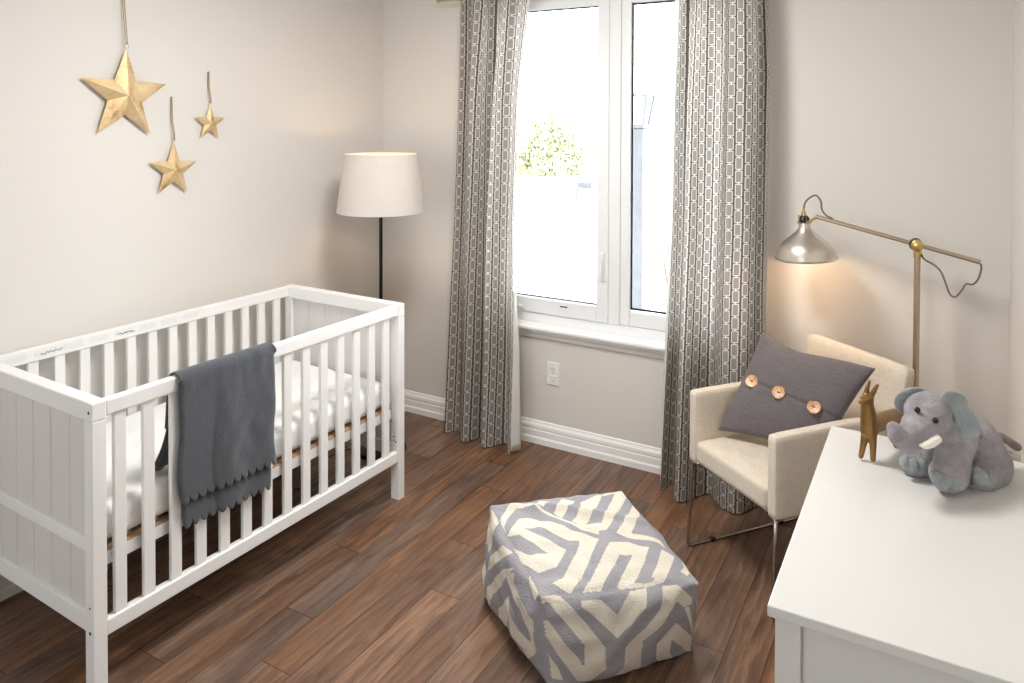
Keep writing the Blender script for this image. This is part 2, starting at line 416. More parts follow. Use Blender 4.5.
# window
w1 = thing('window_1', '', ''); del w1['label'], w1['category']; w1['kind'] = 'structure'
def frame(x0, x1, z0, z1, wd, y0, y1, name, parent, m=M['pvc'], bev=.003):
    bm = B(); 
    wl, wr, wb, wt = wd
    box(bm, (x0, y0, z0), (x0+wl, y1, z1)); box(bm, (x1-wr, y0, z0), (x1, y1, z1))
    box(bm, (x0+wl, y0, z0), (x1-wr, y1, z0+wb)); box(bm, (x0+wl, y0, z1-wt), (x1-wr, y1, z1))
    return obj(name, bm, m, parent, bevel=bev)
YG = 3.40
frame(WX0, WX1, WZ0, WZ1, (.05, .05, .05, .04), YG-.02, YG+.07, 'outer_frame', w1)
obj('mullion', bx((-1.3965, YG-.026, WZ0+.05), (-1.338, YG+.06, WZ1-.04)), M['pvc'], w1, bevel=.004)
frame(-2.05, -1.397, WZ0+.052, WZ1-.042, (.066, .062, .078, .052), YG-.03, YG+.02, 'sash', w1, bev=.006)
frame(-1.3375, WX1-.002, WZ0+.052, WZ1-.042, (.0475, .05, .072, .052), YG-.022, YG+.02, 'fixed_sash', w1, bev=.006)
for (x0, x1, s) in ((-1.984, -1.459, 0), (-1.290, -.775, 0)):
    z0, z1 = WZ0+.13, WZ1-.094
    gp = obj('glass_pane', bx((x0-.004, YG+.004, z0-.004), (x1+.004, YG+.010, z1+.004)), M['glass'], w1)
    frame(x0-.002, x1+.002, z0-.002, z1+.002, (.008,)*4 if x0 < -1.5 else (.011,)*4, YG-.006 if x0 < -1.5 else YG-.002, YG+.004, 'glazing_gasket', w1, M['black'], 0)
lk = obj('sash_lock', bx((-1.432, YG-.044, .86), (-1.412, YG-.03, 1.0)), M['pvc'], w1, bevel=.006)
obj('lock_lever', bx((-1.428, YG-.056, .88), (-1.416, YG-.044, .97)), M['pvc'], lk, bevel=.004)
ck = obj('crank_handle', bx((-1.93, YG-.055, .672), (-1.86, YG-.03, .69)), M['pvc'], w1, bevel=.006)
obj('maker_label', bx((-1.655, YG-.0315, .700), (-1.615, YG-.030, .706)), M['slot'], w1)
# jamb liner, stool, apron moulding
bm = B()
box(bm, (WX0, YW-.002, WZ0), (WX0+.012, YG-.02, WZ1)); box(bm, (WX1-.012, YW-.002, WZ0), (WX1, YG-.02, WZ1)); box(bm, (WX0, YW-.002, WZ1-.012), (WX1, YG-.02, WZ1))
obj('jamb_liner', bm, M['trim'], w1)
obj('window_stool', bx((WX0-.06, YW-.045, .584), (WX1+.06, YG-.02, .604)), M['trim'], w1, bevel=.006, seg=3)
AP = [(0, .536), (.004, .536), (.010, .540), (.012, .546), (.012, .556), (.018, .562), (.024, .570), (.024, .578), (.036, .582), (.036, .584), (0, .584)]
obj('apron_moulding', extr(AP, (WX0-.05, YW, 0), (WX1+.05, YW, 0), (0, -1, 0)), M['trim'], w1)
bm = B()
CP = .05
box(bm, (WX0-CP, YW-.016, .604), (WX0+.004, YW, WZ1+CP)); box(bm, (WX1-.004, YW-.016, .604), (WX1+CP, YW, WZ1+CP)); box(bm, (WX0+.004, YW-.016, WZ1-.004), (WX1-.004, YW, WZ1+CP))
obj('window_casing', bm, M['trim'], w1, bevel=.005)
# wall outlet
t = thing('wall_outlet', 'white duplex wall outlet on the wall below the window', 'outlet', (-1.672, YW, .369))
obj('cover_plate', bx((-.036, -.006, -.0575), (.036, 0, .0575)), M['plastic'], t, bevel=.003)
for s in (-1, 1):
    r = obj('receptacle', bx((-.017, -.0085, s*.0235-.0155), (.017, -.006, s*.0235+.0155)), M['plastic'], t, bevel=.004)
    bm = B(); z = s*.0235
    box(bm, (-.0075, -.0088, z-.001), (-.0055, -.0084, z+.008)); box(bm, (.0055, -.0088, z-.001), (.0075, -.0084, z+.007)); box(bm, (-.002, -.0088, z-.010), (.002, -.0084, z-.006))
    obj('socket_slots', bm, M['slot'], r)
obj('screw', lathe(B(), [(.0001, -.001), (.003, -.001), (.003, 0)], 12, M4=Matrix.Translation((0, -.006, 0)) @ Matrix.Rotation(-PI/2, 4, 'X')), M['screw'], t)

# ------------------------------------------------------------------ crib
DEL = math.atan2(.039, 1.311)
LEN, WID, HT = 1.352, .705, .849
cr = thing('crib', 'white slatted wooden baby crib with a solid beadboard end, by the left wall', 'crib', (-2.049, 1.209, 0), -DEL)
PW, PD = .043, .040      # post: across, along
for x in (0, -WID+PW):
    for y in (0, LEN-PD):
        p = obj('post', bx((x-PW, y, 0), (x, y+PD, HT-.056)), M['crib'], cr, bevel=.002)
for y in (0, LEN-PD):
    s = 1 if y == 0 else -1
    yo = y if y == 0 else y+PD
    a, b = sorted((yo-.002*s, yo+.042*s))
    obj('end_top_rail', bx((-WID, a, HT-.056), (0, b, HT)), M['crib'], cr, bevel=.005, seg=3)
    pa, pb = sorted((yo+.014*s, yo+.026*s))
    # beadboard: shallow planks with grooves
    bm = B(); n = 6; x0, x1 = -WID+PW, -PW
    for k in range(n):
        w = (x1-x0)/n; box(bm, (x0+k*w+.0012, pa, .22), (x0+(k+1)*w-.0012, pb, HT-.05))
    box(bm, (x0, pa+.004, .22), (x1, pb-.004, HT-.05))
    obj('end_panel', bm, M['cribpanel'], cr, bevel=.0015)
    a, b = sorted((yo+.004*s, yo+.036*s))
    obj('end_bottom_rail', bx((x0, a, .184), (x1, b, .238)), M['crib'], cr, bevel=.003)
    obj('end_middle_rail', bx((x0, a+.002, .412), (x1, b-.002, .450)), M['crib'], cr, bevel=.003)
PITCHS = 1.160/13
for side, x in (('front', 0), ('back', -WID+.030)):
    xa, xb = x-.030, x-.002
    obj('side_top_rail', bx((xa, PD, HT-.048-.002), (xb, LEN-PD, HT-.002)), M['crib'], cr, bevel=.006, seg=3)
    obj('side_bottom_rail', bx((xa, PD, .166), (xb, LEN-PD, .212)), M['crib'], cr, bevel=.004)
    for k in range(14):
        y = .086+PITCHS*k
        xc = (xa+xb)/2
        obj('slat', bx((xc-.0075, y-.018, .21), (xc+.0075, y+.018, HT-.045)), M['crib'], cr, bevel=.002)
# bolt caps and holes
def hole(loc, r=.0035, axis='Y'):
    R = Matrix.Rotation(PI/2, 4, 'X') if axis == 'Y' else Matrix.Rotation(PI/2, 4, 'Y')
    obj('bolt_hole', lathe(B(), [(.0002, -.0008), (r, -.0008), (r, .0008), (.0002, .0008)], 12, M4=Matrix.Translation(loc) @ R), M['black'], cr)
hole((-.014, -.002, .820), .0045); hole((-.018, 0, .190), .005); hole((-.018, 0, .262), .0032)
hole((0, LEN-PD+.012-.03, .262), .0035, 'Y')
for z in (.256, .272): hole((-.026, LEN-PD, z), .0035)
# base: side boards, slatted bottom and brackets
bm = B()
box(bm, (-.062, PD+.01, .352), (-.034, LEN-PD-.01, .392)); box(bm, (-WID+.034, PD+.01, .352), (-WID+.062, LEN-PD-.01, .392))
obj('base_side_board', bm, M['crib'], cr, bevel=.002)
for xx in (-.062, -WID+.034): obj('plywood_edge', bx((xx, PD+.012, .392), (xx+.028, LEN-PD-.012, .3955)), M['plank_edge'], cr)
bm = B()
for k in range(14): box(bm, (-WID+.064, .07+k*.09, .39), (-.064, .07+k*.09+.05, .3965))
obj('base_slats', bm, M['plank_edge'], cr)
for y in (PD+.006, LEN-PD-.02):
    obj('base_bracket', bx((-.05, y, .335), (-.03, y+.014, .352)), M['screw'], cr, bevel=.002)
# teething strip printed with grey script on the back rail
ts = obj('rail_cover', bx((-WID+.0279, PD+.02, HT-.046), (-WID+.0295, PD+.80, HT-.0015)), M['plastic'], cr)
tag(ts, 'white printed care strip')
rg = random.Random(5)
def squiggle(y0, y1, z, a, r):
    y = y0; pts = []
    while y < y1: pts.append((-WID+.0300, y, z+rg.uniform(-a, a))); y += rg.uniform(.0035, .006)
    if len(pts) > 1: tube(bm, pts, r, 4)
yy = PD+.04; gm = mat('pale_print', lin(206, 204, 210), .6)
while yy < PD+.74:
    bm = B(); y = yy; pts = []
    for zz in (HT-.014, HT-.020, HT-.026, HT-.032):
        while yy <= y < yy+.07: pts.append((-WID+.0300, y, zz+rg.uniform(-.0016, .0016))); y += rg.uniform(.0035, .006)*(1 if zz in (HT-.014, HT-.026) else -1)
        y = min(max(y, yy+.001), yy+.069)
    tube(bm, pts, .0005, 4); obj('fine_print', bm, gm, ts)
    yy += .095
bm.free() if False else None
dp = mat('dark_print', (.03, .03, .03), .6)
for y in (PD+.155, PD+.43):
    bm = B(); squiggle(y, y+.075, HT-.026, .004, .0010); obj('script_lettering', bm, dp, ts)
# mattress: rounded, softly quilted
def soft_box(lo, hi, r, nx, ny, nz, bulge, amp, freq):
    bm = B(); c = [(lo[k]+hi[k])/2 for k in range(3)]; h = [(hi[k]-lo[k])/2 for k in range(3)]
    q = bmesh.ops.create_cube(bm, size=2); bmesh.ops.subdivide_edges(bm, edges=bm.edges[:], cuts=nx, use_grid_fill=True)
    for v in bm.verts:
        p = [v.co[k] for k in range(3)]
        s = [p[k]*h[k] for k in range(3)]
        inner = [max(-h[k]+r, min(h[k]-r, s[k])) for k in range(3)]
        d = Vector([s[k]-inner[k] for k in range(3)])
        if d.length > 1e-9: d = d.normalized()*r
        q_ = Vector(inner)+d
        e = (1-p[0]**2)*(1-p[1]**2)
        q_.z += bulge*e*(1 if p[2] > 0 else 0)
        n = pnoise(Vector((q_.x*freq, q_.y*freq, q_.z*freq)))
        q_ += Vector((p[0], p[1], p[2])).normalized()*amp*n
        v.co = q_+Vector(c)
    return bm
bm = soft_box((-WID+.044, PD+.014, .403), (-.044, LEN-PD-.014, .515), .035, 60, 0, 0, .006, .0065, 15)
mt = thing('crib_mattress', 'white crib mattress with a puckered fitted sheet, lying inside the slatted crib', 'mattress', cr.location, -DEL)
ms = obj('fitted_sheet', bm, M['sheet'], mt, smooth=True)

# ------------------------------------------------------------------ blanket over the front rail
bl = thing('baby_blanket', 'charcoal felt blanket with a scalloped hem draped over the crib rail', 'blanket', cr.location, -DEL)
def drape(name, y0, y1, dx, top, out_len0, out_len1, in_len, scallop, sw, skew=0, th=.006, ph=0):
    bm = B(); NU, NV = 264, 70; rows = []
    r = .020+dx                     # half width of the fold over the rail
    xc = -.016
    for j in range(NV+1):
        row = []
        for i in range(NU+1):
            u = i/NU; 
            out = out_len0+(out_len1-out_len0)*u
            hem = abs(math.sin(PI*(u*(y1-y0)/sw)))**.45*scallop if scallop else 0
            tot = in_len+PI*r*.8+out+hem-scallop
            s = tot*j/NV; y = y0+(y1-y0)*u
            if s < in_len: x, z = xc-r, top-r-(in_len-s)
            elif s < in_len+PI*r*.8:
                a = (s-in_len)/(PI*r*.8)*PI; x, z = xc-r*math.cos(a), top-r+r*math.sin(a)*.85
            else: x, z = xc+r, top-r-(s-in_len-PI*r*.8)
            k = max(0, (s-in_len-PI*r*.8))
            w = .006*math.sin(y*33+ph)*min(1, k*4)+.010*math.sin(y*13+1+ph)*min(1, k*4)
            w += .003*pnoise(Vector((y*22, z*15, ph)))
            if s < in_len: w = -abs(.006*math.sin(y*21+ph))-(in_len-s)*.10
            yy_ = y+skew*k+.006*math.sin(z*20+ph)*min(1, k*4)
            # side edges roll back a little
            eg = max(0, 1-(1-abs(2*u-1))*NU/22)
            w = max(w, -.002) if s > in_len else w
            row.append(bm.verts.new((x+w-.008*eg*eg*(1 if k > 0 else -.6), yy_, z)))
        rows.append(row)
    for a, b in zip(rows, rows[1:]):
        for i in range(NU): bm.faces.new((a[i], a[i+1], b[i+1], b[i]))
    o = obj(name, bm, M['felt'], bl, smooth=True)
    s = o.modifiers.new('th', 'SOLIDIFY'); s.thickness = th; s.offset = 1
    return o
drape('under_layer', .272, .612, .004, HT+.006, .470, .478, .10, .032, .031, ph=0, th=.004)
drape('outer_layer', .262, .632, .013, HT+.015, .388, .396, .16, .032, .031, ph=0, th=.005)
bm = B()
fp = [(-.050, .262, .60), (-.062, .245, .54), (-.085, .225, .528)]
for k in range(3):
    pass
rows = []
for j in range(13):
    t_ = j/12; x = -.048-.075*t_**1.5; z = .70-.172*min(1, t_*1.2)
    rows.append([bm.verts.new((x-.008*math.sin(i/10*PI), .262-.035*t_**2+.09*i/10, z+.005*math.sin(i*1.1))) for i in range(11)])
for a, b in zip(rows, rows[1:]):
    for i in range(10): bm.faces.new((a[i], a[i+1], b[i+1], b[i]))
o = obj('inner_corner', bm, M['felt'], bl, smooth=True); s = o.modifiers.new('th', 'SOLIDIFY'); s.thickness = .006; s.offset = 0

# ------------------------------------------------------------------ stars on the left wall
def star(label, cy, cz, R, loop_z, ring, tilt=0, knot=None):
    t = thing('hanging_star', label, 'star ornament', (XL, cy, cz), 0, None)
    dep = R*.14
    bm = B(); n = 5; ri = R*.405
    cf = bm.verts.new((dep+.012, 0, 0)); cb = bm.verts.new((.006, 0, 0)); out = []
    for k in range(10):
        a = PI/2+k*PI/5+tilt; r = R if k % 2 == 0 else ri
        out.append(bm.verts.new((.012+dep*.12, r*math.cos(a), r*math.sin(a))))
    for k in range(10):
        bm.faces.new((cf, out[k], out[(k+1) % 10])); bm.faces.new((cb, out[(k+1) % 10], out[k]))
    bmesh.ops.recalc_face_normals(bm, faces=bm.faces)
    obj('star_body', bm, M['gold'], t, bevel=.0012)
    a = PI/2+tilt; top = Vector((.014+dep*.12, R*math.cos(a), R*math.sin(a)))
    bm = B(); rr_ = ring
    tube(bm, [top+Vector((0, rr_*math.cos(q), rr_*.8+rr_*math.sin(q))) for q in [2*PI*k/16 for k in range(17)]], .0012, 6)
    obj('hanging_ring', bm, M['screw'], t)
    zt = top.z+rr_*1.6; bm = B(); ztop = loop_z-cz
    yo = 0
    w = .006 if ztop < .5 else .007
    tube(bm, spline([(top.x, top.y, zt), (top.x, top.y-w*.4, zt+.02), (.006, -w*.6, (zt+ztop)/2), (.005, -w*.35, ztop-.006), (.005, 0, ztop), (.005, w*.35, ztop-.006), (.006, w*.6, (zt+ztop)/2), (top.x, top.y+w*.4, zt+.02), (top.x, top.y, zt)], 6), .0018, 6)
    ball(bm, (top.x, top.y, zt+.004), .0048, n=8)
    obj('twine_loop', bm, M['twine'], t)
    bm = lathe(B(), [(.0001, .009), (.003, .009), (.003, 0), (.0015, 0)], 10, M4=Matrix.Translation((0, 0, ztop-.002)) @ Matrix.Rotation(PI/2, 4, 'Y'))
    obj('nail', bm, M['screw'], t)
star('largest gold leaf star hanging on the left wall from long twine', 1.768, 1.736, .186, 2.30, .009, -.03)
star('mid-sized gold star on the left wall, lowest of the three stars', 1.977, 1.433, .119, 1.735, .004, -.03)
star('smallest gold star on the left wall, the one nearest the floor lamp', 2.158, 1.628, .083, 1.85, .003, -.02)

# ------------------------------------------------------------------ drum-shade floor lamp in the corner
L = thing('floor_lamp', 'black pole floor lamp with a tapered beige drum shade behind the crib', 'floor lamp', (-2.398, 2.868, 0))
obj('base', lathe(B(), [(.0001, 0), (.126, 0), (.128, .004), (.126, .016), (.118, .020), (.02, .024), (.012, .032), (.0001, .032)], 40), M['darkmetal'], L, smooth='auto')
obj('pole', lathe(B(), [(.0001, .02), (.0085, .02), (.0085, 1.24), (.0001, 1.24)], 16), M['darkmetal'], L, smooth='auto')
obj('shade', lathe(B(), [(.214, 1.190), (.2145, 1.188), (.216, 1.190), (.1785, 1.472), (.1765, 1.474), (.175, 1.472), (.2125, 1.190)], 64), M['shade'], L, smooth='auto')
for r_, z_ in ((.177, 1.473), (.2145, 1.190)):
    obj('shade_binding', tube(B(), [(r_*math.cos(2*PI*k/64), r_*math.sin(2*PI*k/64), z_) for k in range(65)], .0022, 6), M['shade'], L, smooth=True)
bm = B()
for k in range(3): a = 2*PI*k/3; tube(bm, [(.01*math.cos(a), .01*math.sin(a), 1.24), (.186*math.cos(a), .186*math.sin(a), 1.40)], .0018, 6)
obj('shade_fitter', bm, M['darkmetal'], L)
obj('lamp_socket', lathe(B(), [(.0001, 1.235), (.017, 1.235), (.017, 1.285), (.0001, 1.285)], 16), M['black'], L)
bm = B(); ball(bm, (0, 0, 1.325), (.03, .03, .042)); obj('bulb', bm, M['bulb'], L, smooth=True)
bm = B(); tube(bm, spline([(-.10, -.06, .012), (-.16, -.16, .004), (-.12, -.30, .004), (-.02, -.42, .004), (-.10, -.56, .004)], 8), .003, 6)
obj('power_cord', bm, M['black'], L)

# ------------------------------------------------------------------ curtains and rod
rod = thing('curtain_rod', 'slim brass-brown curtain rod above the window at the top edge', 'curtain rod', (0, 0, 0))
ROY, ROZ = 3.25, 2.275
obj('rod', tube(B(), [(-2.31, ROY, ROZ), (-.46, ROY, ROZ)], .008, 14), M['antique'], rod, smooth='auto')
for x in (-2.32, -.45):
    obj('finial', tube(B(), [(x-.014, ROY, ROZ), (x-.006, ROY, ROZ), (x+.006, ROY, ROZ), (x+.014, ROY, ROZ)], [.006, .0095, .0095, .006], 14), M['antique'], rod, smooth='auto')
for x in (-2.10, -.70):
    bm = B(); tube(bm, [(x, YW, ROZ-.012), (x, ROY, ROZ-.012)], .005, 8); box(bm, (x-.012, YW-.004, ROZ-.04), (x+.012, YW, ROZ+.02))
    obj('rod_bracket', bm, M['antique'], rod)
def curtain(label, xl, xr, yc, amp, folds, width, hem, lining_side, seed):
    t = thing('curtain', label, 'curtain', (0, 0, 0), 0, 'link print curtains at the window')
    NU, NV = 220, 60; ztop, zbot = ROZ+.035, 0.006
    rg = random.Random(seed); ph = [rg.uniform(0, 6.28) for _ in range(6)]
    def P(u, v):
        x0, x1 = interp(xl, v), interp(xr, v)
        # irregular pleats: phase drifts with height
        q = u*folds*2*PI+.8*math.sin(u*5+ph[0])+v*.6*math.sin(u*7+ph[1])+.25*math.sin(v*4+ph[2])
        A = interp(amp, v)
        y = interp(yc, v)+A*math.sin(q)+A*.25*math.sin(q*.5+ph[3]+v*1.2)+(.012-.006*v)*math.sin(u*31+ph[4]+v*2.5)+.008*(1-v)*math.sin(u*47+ph[5]-v*3)
        if v < .10: y += (1-v/.10)*.006*math.sin(u*folds*8*PI)
        x = x0+(x1-x0)*(u+.22/folds/2/PI*2*math.sin(q+PI/2)*.6)
        z = ztop+(interp(hem, u)-ztop)*v
        return Vector((x, y, z))
    bm = B(); uv = bm.loops.layers.uv.new('UVMap'); rows = []
    for j in range(NV+1): rows.append([bm.verts.new(P(i/NU, j/NV)) for i in range(NU+1)])
    # arc length at mid height sets the cloth coordinate
    acc = [0]
    for i in range(NU): acc.append(acc[-1]+(P((i+1)/NU, .55)-P(i/NU, .55)).length)
    acc = [a*width/acc[-1] if width else a for a in acc]
    for j in range(NV):
        for i in range(NU):
            f = bm.faces.new((rows[j][i], rows[j][i+1], rows[j+1][i+1], rows[j+1][i]))
            for l, (a, b) in zip(f.loops, ((i, j), (i+1, j), (i+1, j+1), (i, j+1))): l[uv].uv = (acc[a], (1-b/NV)*2.3)
    o = obj('curtain_panel', bm, M['curtain'], t, smooth=True)
    # folded-back lining along one edge
    bm = B(); rr_ = []
    u0 = 1 if lining_side > 0 else 0
    for j in range(NV+1):
        v = j/NV; e = P(u0, v); w = interp(lining_w, v) if lining_side > 0 else .02
        rr_.append([bm.verts.new((e.x+lining_side*w*s_, e.y+.004+.05*s_*v*v, e.z+.012)) for s_ in (0, .25, .5, .75, 1)])
    for a, b in zip(rr_, rr_[1:]):
        for i in range(4): bm.faces.new((a[i], a[i+1], b[i+1], b[i]))
    o = obj('curtain_lining', bm, M['lining'], t, smooth=True); s = o.modifiers.new('th', 'SOLIDIFY'); s.thickness = .0012
    return t
lining_w = [(0, .001), (.68, .002), (.78, .018), (1, .032)]
curtain('grey link-print curtain hanging left of the window, nearer the crib',
        [(0, -2.160), (.3, -2.185), (.7, -2.22), (1, -2.235)], [(0, -1.738), (.1, -1.76), (.25, -1.79), (.5, -1.808), (.8, -1.80), (1, -1.805)],
        [(0, ROY-.034), (.12, ROY-.034), (.5, 3.215), (1, 3.19)], [(0, .016), (.2, .038), (1, .058)], 2.7, 0, [(0, .008), (.5, .008), (1, .008)], 1, 11)
curtain('grey link-print curtain hanging right of the window, behind the armchair',
        [(0, -1.0), (.25, -1.02), (.5, -1.03), (.8, -1.05), (1, -1.06)], [(0, -.622), (.2, -.605), (.6, -.61), (1, -.60)],
        [(0, ROY-.034), (.12, ROY-.034), (.5, 3.215), (1, 3.18)], [(0, .016), (.2, .042), (1, .066)], 2.6, 0, [(0, .008), (1, .008)], -1, 23)
# ------------------------------------------------------------------ armchair
CU, CV = Vector((.788, -.616, 0)), Vector((.616, .788, 0))   # across, backwards
ang = math.atan2(CU.y, CU.x)
ch = thing('armchair', 'oatmeal linen armchair with a thin metal sled frame, in front of the right curtain', 'armchair', (-.828, 2.812, 0), ang)
W, D = .478, .575
def rbox(lo, hi, r=.012, seg=3): return bx(lo, hi), r, seg
obj('seat', soft_box((.042, -.004, .345), (W-.042, D-.06, .432), .022, 14, 0, 0, .010, .001, 9), M['linen'], ch, smooth=True)
for x in (0, W-.044):
    obj('armrest', soft_box((x, 0, .335), (x+.044, D-.03, .612), .011, 14, 0, 0, 0, .0008, 9), M['linen'], ch, smooth=True)
# reclined backrest
bm = soft_box((0, -.025, 0), (W, .030, .44), .016, 14, 0, 0, 0, .0008, 7)
bmesh.ops.transform(bm, matrix=Matrix.Translation((0, D-.055, .335)) @ Matrix.Rotation(-.20, 4, 'X'), verts=bm.verts)
obj('backrest', bm, M['linen'], ch, smooth=True)
for x, s in ((.014, -1), (W-.014, 1)):
    pts = [(x-s*.03, .02, .338), (x, .012, .330), (x+s*.008, -.004, .02), (x+s*.008, .004, .008), (x+s*.008, .022, .0065), (x+s*.008, D-.06, .0065), (x+s*.008, D-.045, .008), (x+s*.007, D-.036, .024), (x, D-.05, .334)]
    P_ = []
    for a, b in zip(pts, pts[1:]):
        for k in range(4): P_.append(Vector(a).lerp(Vector(b), k/4))
    P_.append(Vector(pts[-1]))
    o = obj('sled_leg', tube(B(), P_, .0065, 10), M['chrome'], ch, smooth=True)
    for yy in (.10, D-.14): obj('floor_glide', bx((x+s*.008-.009, yy, 0), (x+s*.008+.009, yy+.022, .015)), M['black'], o, bevel=.002)
obj('front_rail', tube(B(), [(.01, .03, .334), (W-.01, .03, .334)], .006, 8), M['chrome'], ch)

# ------------------------------------------------------------------ cushion
BL, BR, TR, TL = Vector((-.725, 2.845, .462)), Vector((-.350, 2.800, .462)), Vector((-.182, 2.826, .797)), Vector((-.604, 3.060, .812))
cu = thing('cushion', 'slate grey rectangular cushion with three wooden buttons, propped in the armchair', 'cushion', tuple((BL+BR)/2-Vector((0, 0, .02))))
nrm = (BR-BL).cross(TL-BL).normalized()
if nrm.y > 0: nrm = -nrm
def vs(u): return .505-.1*u
def cpos(u, v, side, T=.062):
    # pincushion outline, puffed middle
    e = .045
    uu = u+(.5-u)*e*4*v*(1-v)*1.0*(2*abs(u-.5)); vv = v+(.5-v)*e*1.4*4*u*(1-u)*(2*abs(v-.5))
    vv -= .055*math.exp(-((u-.36)/.26)**2)*v**3
    p = (BL*(1-uu)+BR*uu)*(1-vv)+(TL*(1-uu)+TR*uu)*vv
    k = (max(0, 4*u*(1-u))**.5*max(0, 4*v*(1-v))**.5)**.85
    d = T*k+.0015*pnoise(Vector((u*7, v*7, side)))*k
    if side > 0:
        d -= .006*math.exp(-((v-vs(u))/.018)**2)*k
        for bu in (.145, .44, .775): d -= .008*math.exp(-(((u-bu)/.06)**2+((v-vs(bu))/.09)**2))
    return p+nrm*d*side*(1 if side > 0 else .65)
bm = B(); n = 60; top = [[None]*(n+1) for _ in range(n+1)]; bot = [[None]*(n+1) for _ in range(n+1)]
for i in range(n+1):
    for j in range(n+1):
        top[i][j] = bm.verts.new(cpos(i/n, j/n, 1)); 
        bot[i][j] = top[i][j] if i in (0, n) or j in (0, n) else bm.verts.new(cpos(i/n, j/n, -1))
for i in range(n):
    for j in range(n):
        bm.faces.new((top[i][j], top[i+1][j], top[i+1][j+1], top[i][j+1]))
        q = (bot[i][j], bot[i][j+1], bot[i+1][j+1], bot[i+1][j])
        try: bm.faces.new(q)
        except ValueError: pass
bmesh.ops.recalc_face_normals(bm, faces=bm.faces)
obj('cushion_cover', bm, M['cushion'], cu, smooth=True, world=True)
bm = B()
tube(bm, [cpos(k/40, vs(k/40)+.025, 1)+nrm*.0002 for k in range(1, 40)], .0016, 6)
obj('flap_edge', bm, M['cushion'], cu, smooth=True, world=True)
for bu in (.145, .44, .775):
    c = cpos(bu, vs(bu), 1)+nrm*.014
    nn = (nrm+Vector((0, 0, .1))).normalized(); Q = nn.to_track_quat('Z', 'Y').to_matrix().to_4x4()
    bm = lathe(B(), [(.0001, -.006), (.021, -.006), (.0245, -.003), (.0245, .0015), (.0225, .0035), (.016, .0028), (.006, .0022), (.0001, .0022)], 28, M4=Matrix.Translation(c) @ Q)
    b = obj('button', bm, M['button'], cu, smooth='auto', world=True)
    bm = B(); th = Matrix.Translation(c+nn*.0035) @ Q
    for s in (-1, 1): tube(bm, [th @ Vector((-.004, s*.0012, 0)), th @ Vector((0, s*.0005, .0012)), th @ Vector((.004, s*.0012, 0))], .0009, 6)
    for s in (-1, 1): ball(bm, th @ Vector((s*.004, 0, -.0005)), .0018, n=8)
    obj('button_thread', bm, M['black'], b, world=True)

# ------------------------------------------------------------------ brass reading lamp
RY = 3.16
def rl(u, v, y=RY):
    d = CR*((u-512)/FPX)+CD*((v-CY)/FPX)+CF; return CAMP+d*(y/d.y)
piv = rl(917.5, 244); px_ = piv.x
rlamp = thing('reading_lamp', 'nickel and brass arm floor lamp with a bell shade, behind the armchair', 'floor lamp', (px_, RY, 0))
obj('base', lathe(B(), [(.0001, 0), (.115, 0), (.117, .004), (.115, .018), (.104, .024), (.014, .028), (.012, .05), (.0001, .05)], 40), M['nickel'], rlamp, smooth='auto')
obj('pole', tube(B(), [(px_, RY, .03), (px_, RY, piv.z-.012)], .011, 16), M['antique'], rlamp, smooth='auto', world=True)
obj('pole_collar', tube(B(), [(px_, RY, piv.z-.05), (px_, RY, piv.z-.008)], .0135, 16), M['brass'], rlamp, smooth='auto', world=True)
a0, a1 = rl(816, 216), rl(980.5, 261.5)
off = Vector((0, -.018, 0))
obj('arm', tube(B(), [a0+off, a1+off], .0082, 14), M['antique'], rlamp, smooth='auto', world=True)
j = obj('pivot_joint', tube(B(), [piv+Vector((-.006, .012, 0)), piv+Vector((-.006, -.034, 0))], .021, 24), M['black'], rlamp, smooth='auto', world=True)
obj('clamp_knob', tube(B(), [piv+Vector((.0, -.034, 0)), piv+Vector((.0, -.040, 0)), piv+Vector((.0, -.052, 0)), piv+Vector((.0, -.055, 0))], [.018, .021, .021, .016], 28), M['brass'], j, smooth='auto', world=True)
# head
hd = rl(807, 257)+off; nk = rl(807.5, 216)+off
ax = (rl(808, 214)+off-hd).normalized(); ax = (ax+Vector((-.07, -.03, 0))).normalized()
Q = Matrix.Translation(hd) @ ax.to_track_quat('Z', 'Y').to_matrix().to_4x4()
Rr_, Hh = .116, .142
prof = [(Rr_-.004, .001), (Rr_+.002, -.002), (Rr_+.003, .002), (Rr_-.003, .006), (Rr_-.006, .018), (Rr_-.012, .038), (Rr_-.022, .054), (.076, .070), (.056, .086), (.038, .102), (.026, .116), (.022, .126), (.021, Hh)]
inn = [(r-.0025, z) for r, z in prof[::-1] if z > .004]
obj('lamp_shade', lathe(B(), prof+inn+[(Rr_-.004, .001)], 64, M4=Q), M['nickel'], rlamp, smooth='auto', world=True)
sk = obj('lamp_socket', lathe(B(), [(.0001, Hh-.01), (.019, Hh-.01), (.0205, Hh+.004), (.019, Hh+.018), (.012, Hh+.026), (.0001, Hh+.026)], 24, M4=Q), M['black'], rlamp, smooth='auto', world=True)
bm = lathe(B(), [(.0001, Hh+.022), (.007, Hh+.022), (.0075, Hh+.040), (.006, Hh+.044), (.004, Hh+.054), (.0001, Hh+.054)], 16, M4=Q)
lathe(bm, [(.019, Hh-.002), (.029, Hh-.002), (.029, Hh+.001), (.019, Hh+.001)], 32, M4=Q)
for s in (0,): box(bm, (-.0045, -.0215, Hh), (.0045, -.0195, Hh+.030), Q); box(bm, (-.0045, -.0215, Hh+.028), (.0045, .003, Hh+.030), Q)
obj('brass_cap', bm, M['brass'], sk, smooth='auto', world=True)
bm = B(); tube(bm, [Q @ Vector(p) for p in ((-.026, 0, Hh), (-.026, 0, Hh+.032), (-.020, 0, Hh+.036), (.020, 0, Hh+.036), (.026, 0, Hh+.032), (.026, 0, Hh))], .0012, 6)
obj('wire_yoke', bm, M['screw'], sk, world=True)
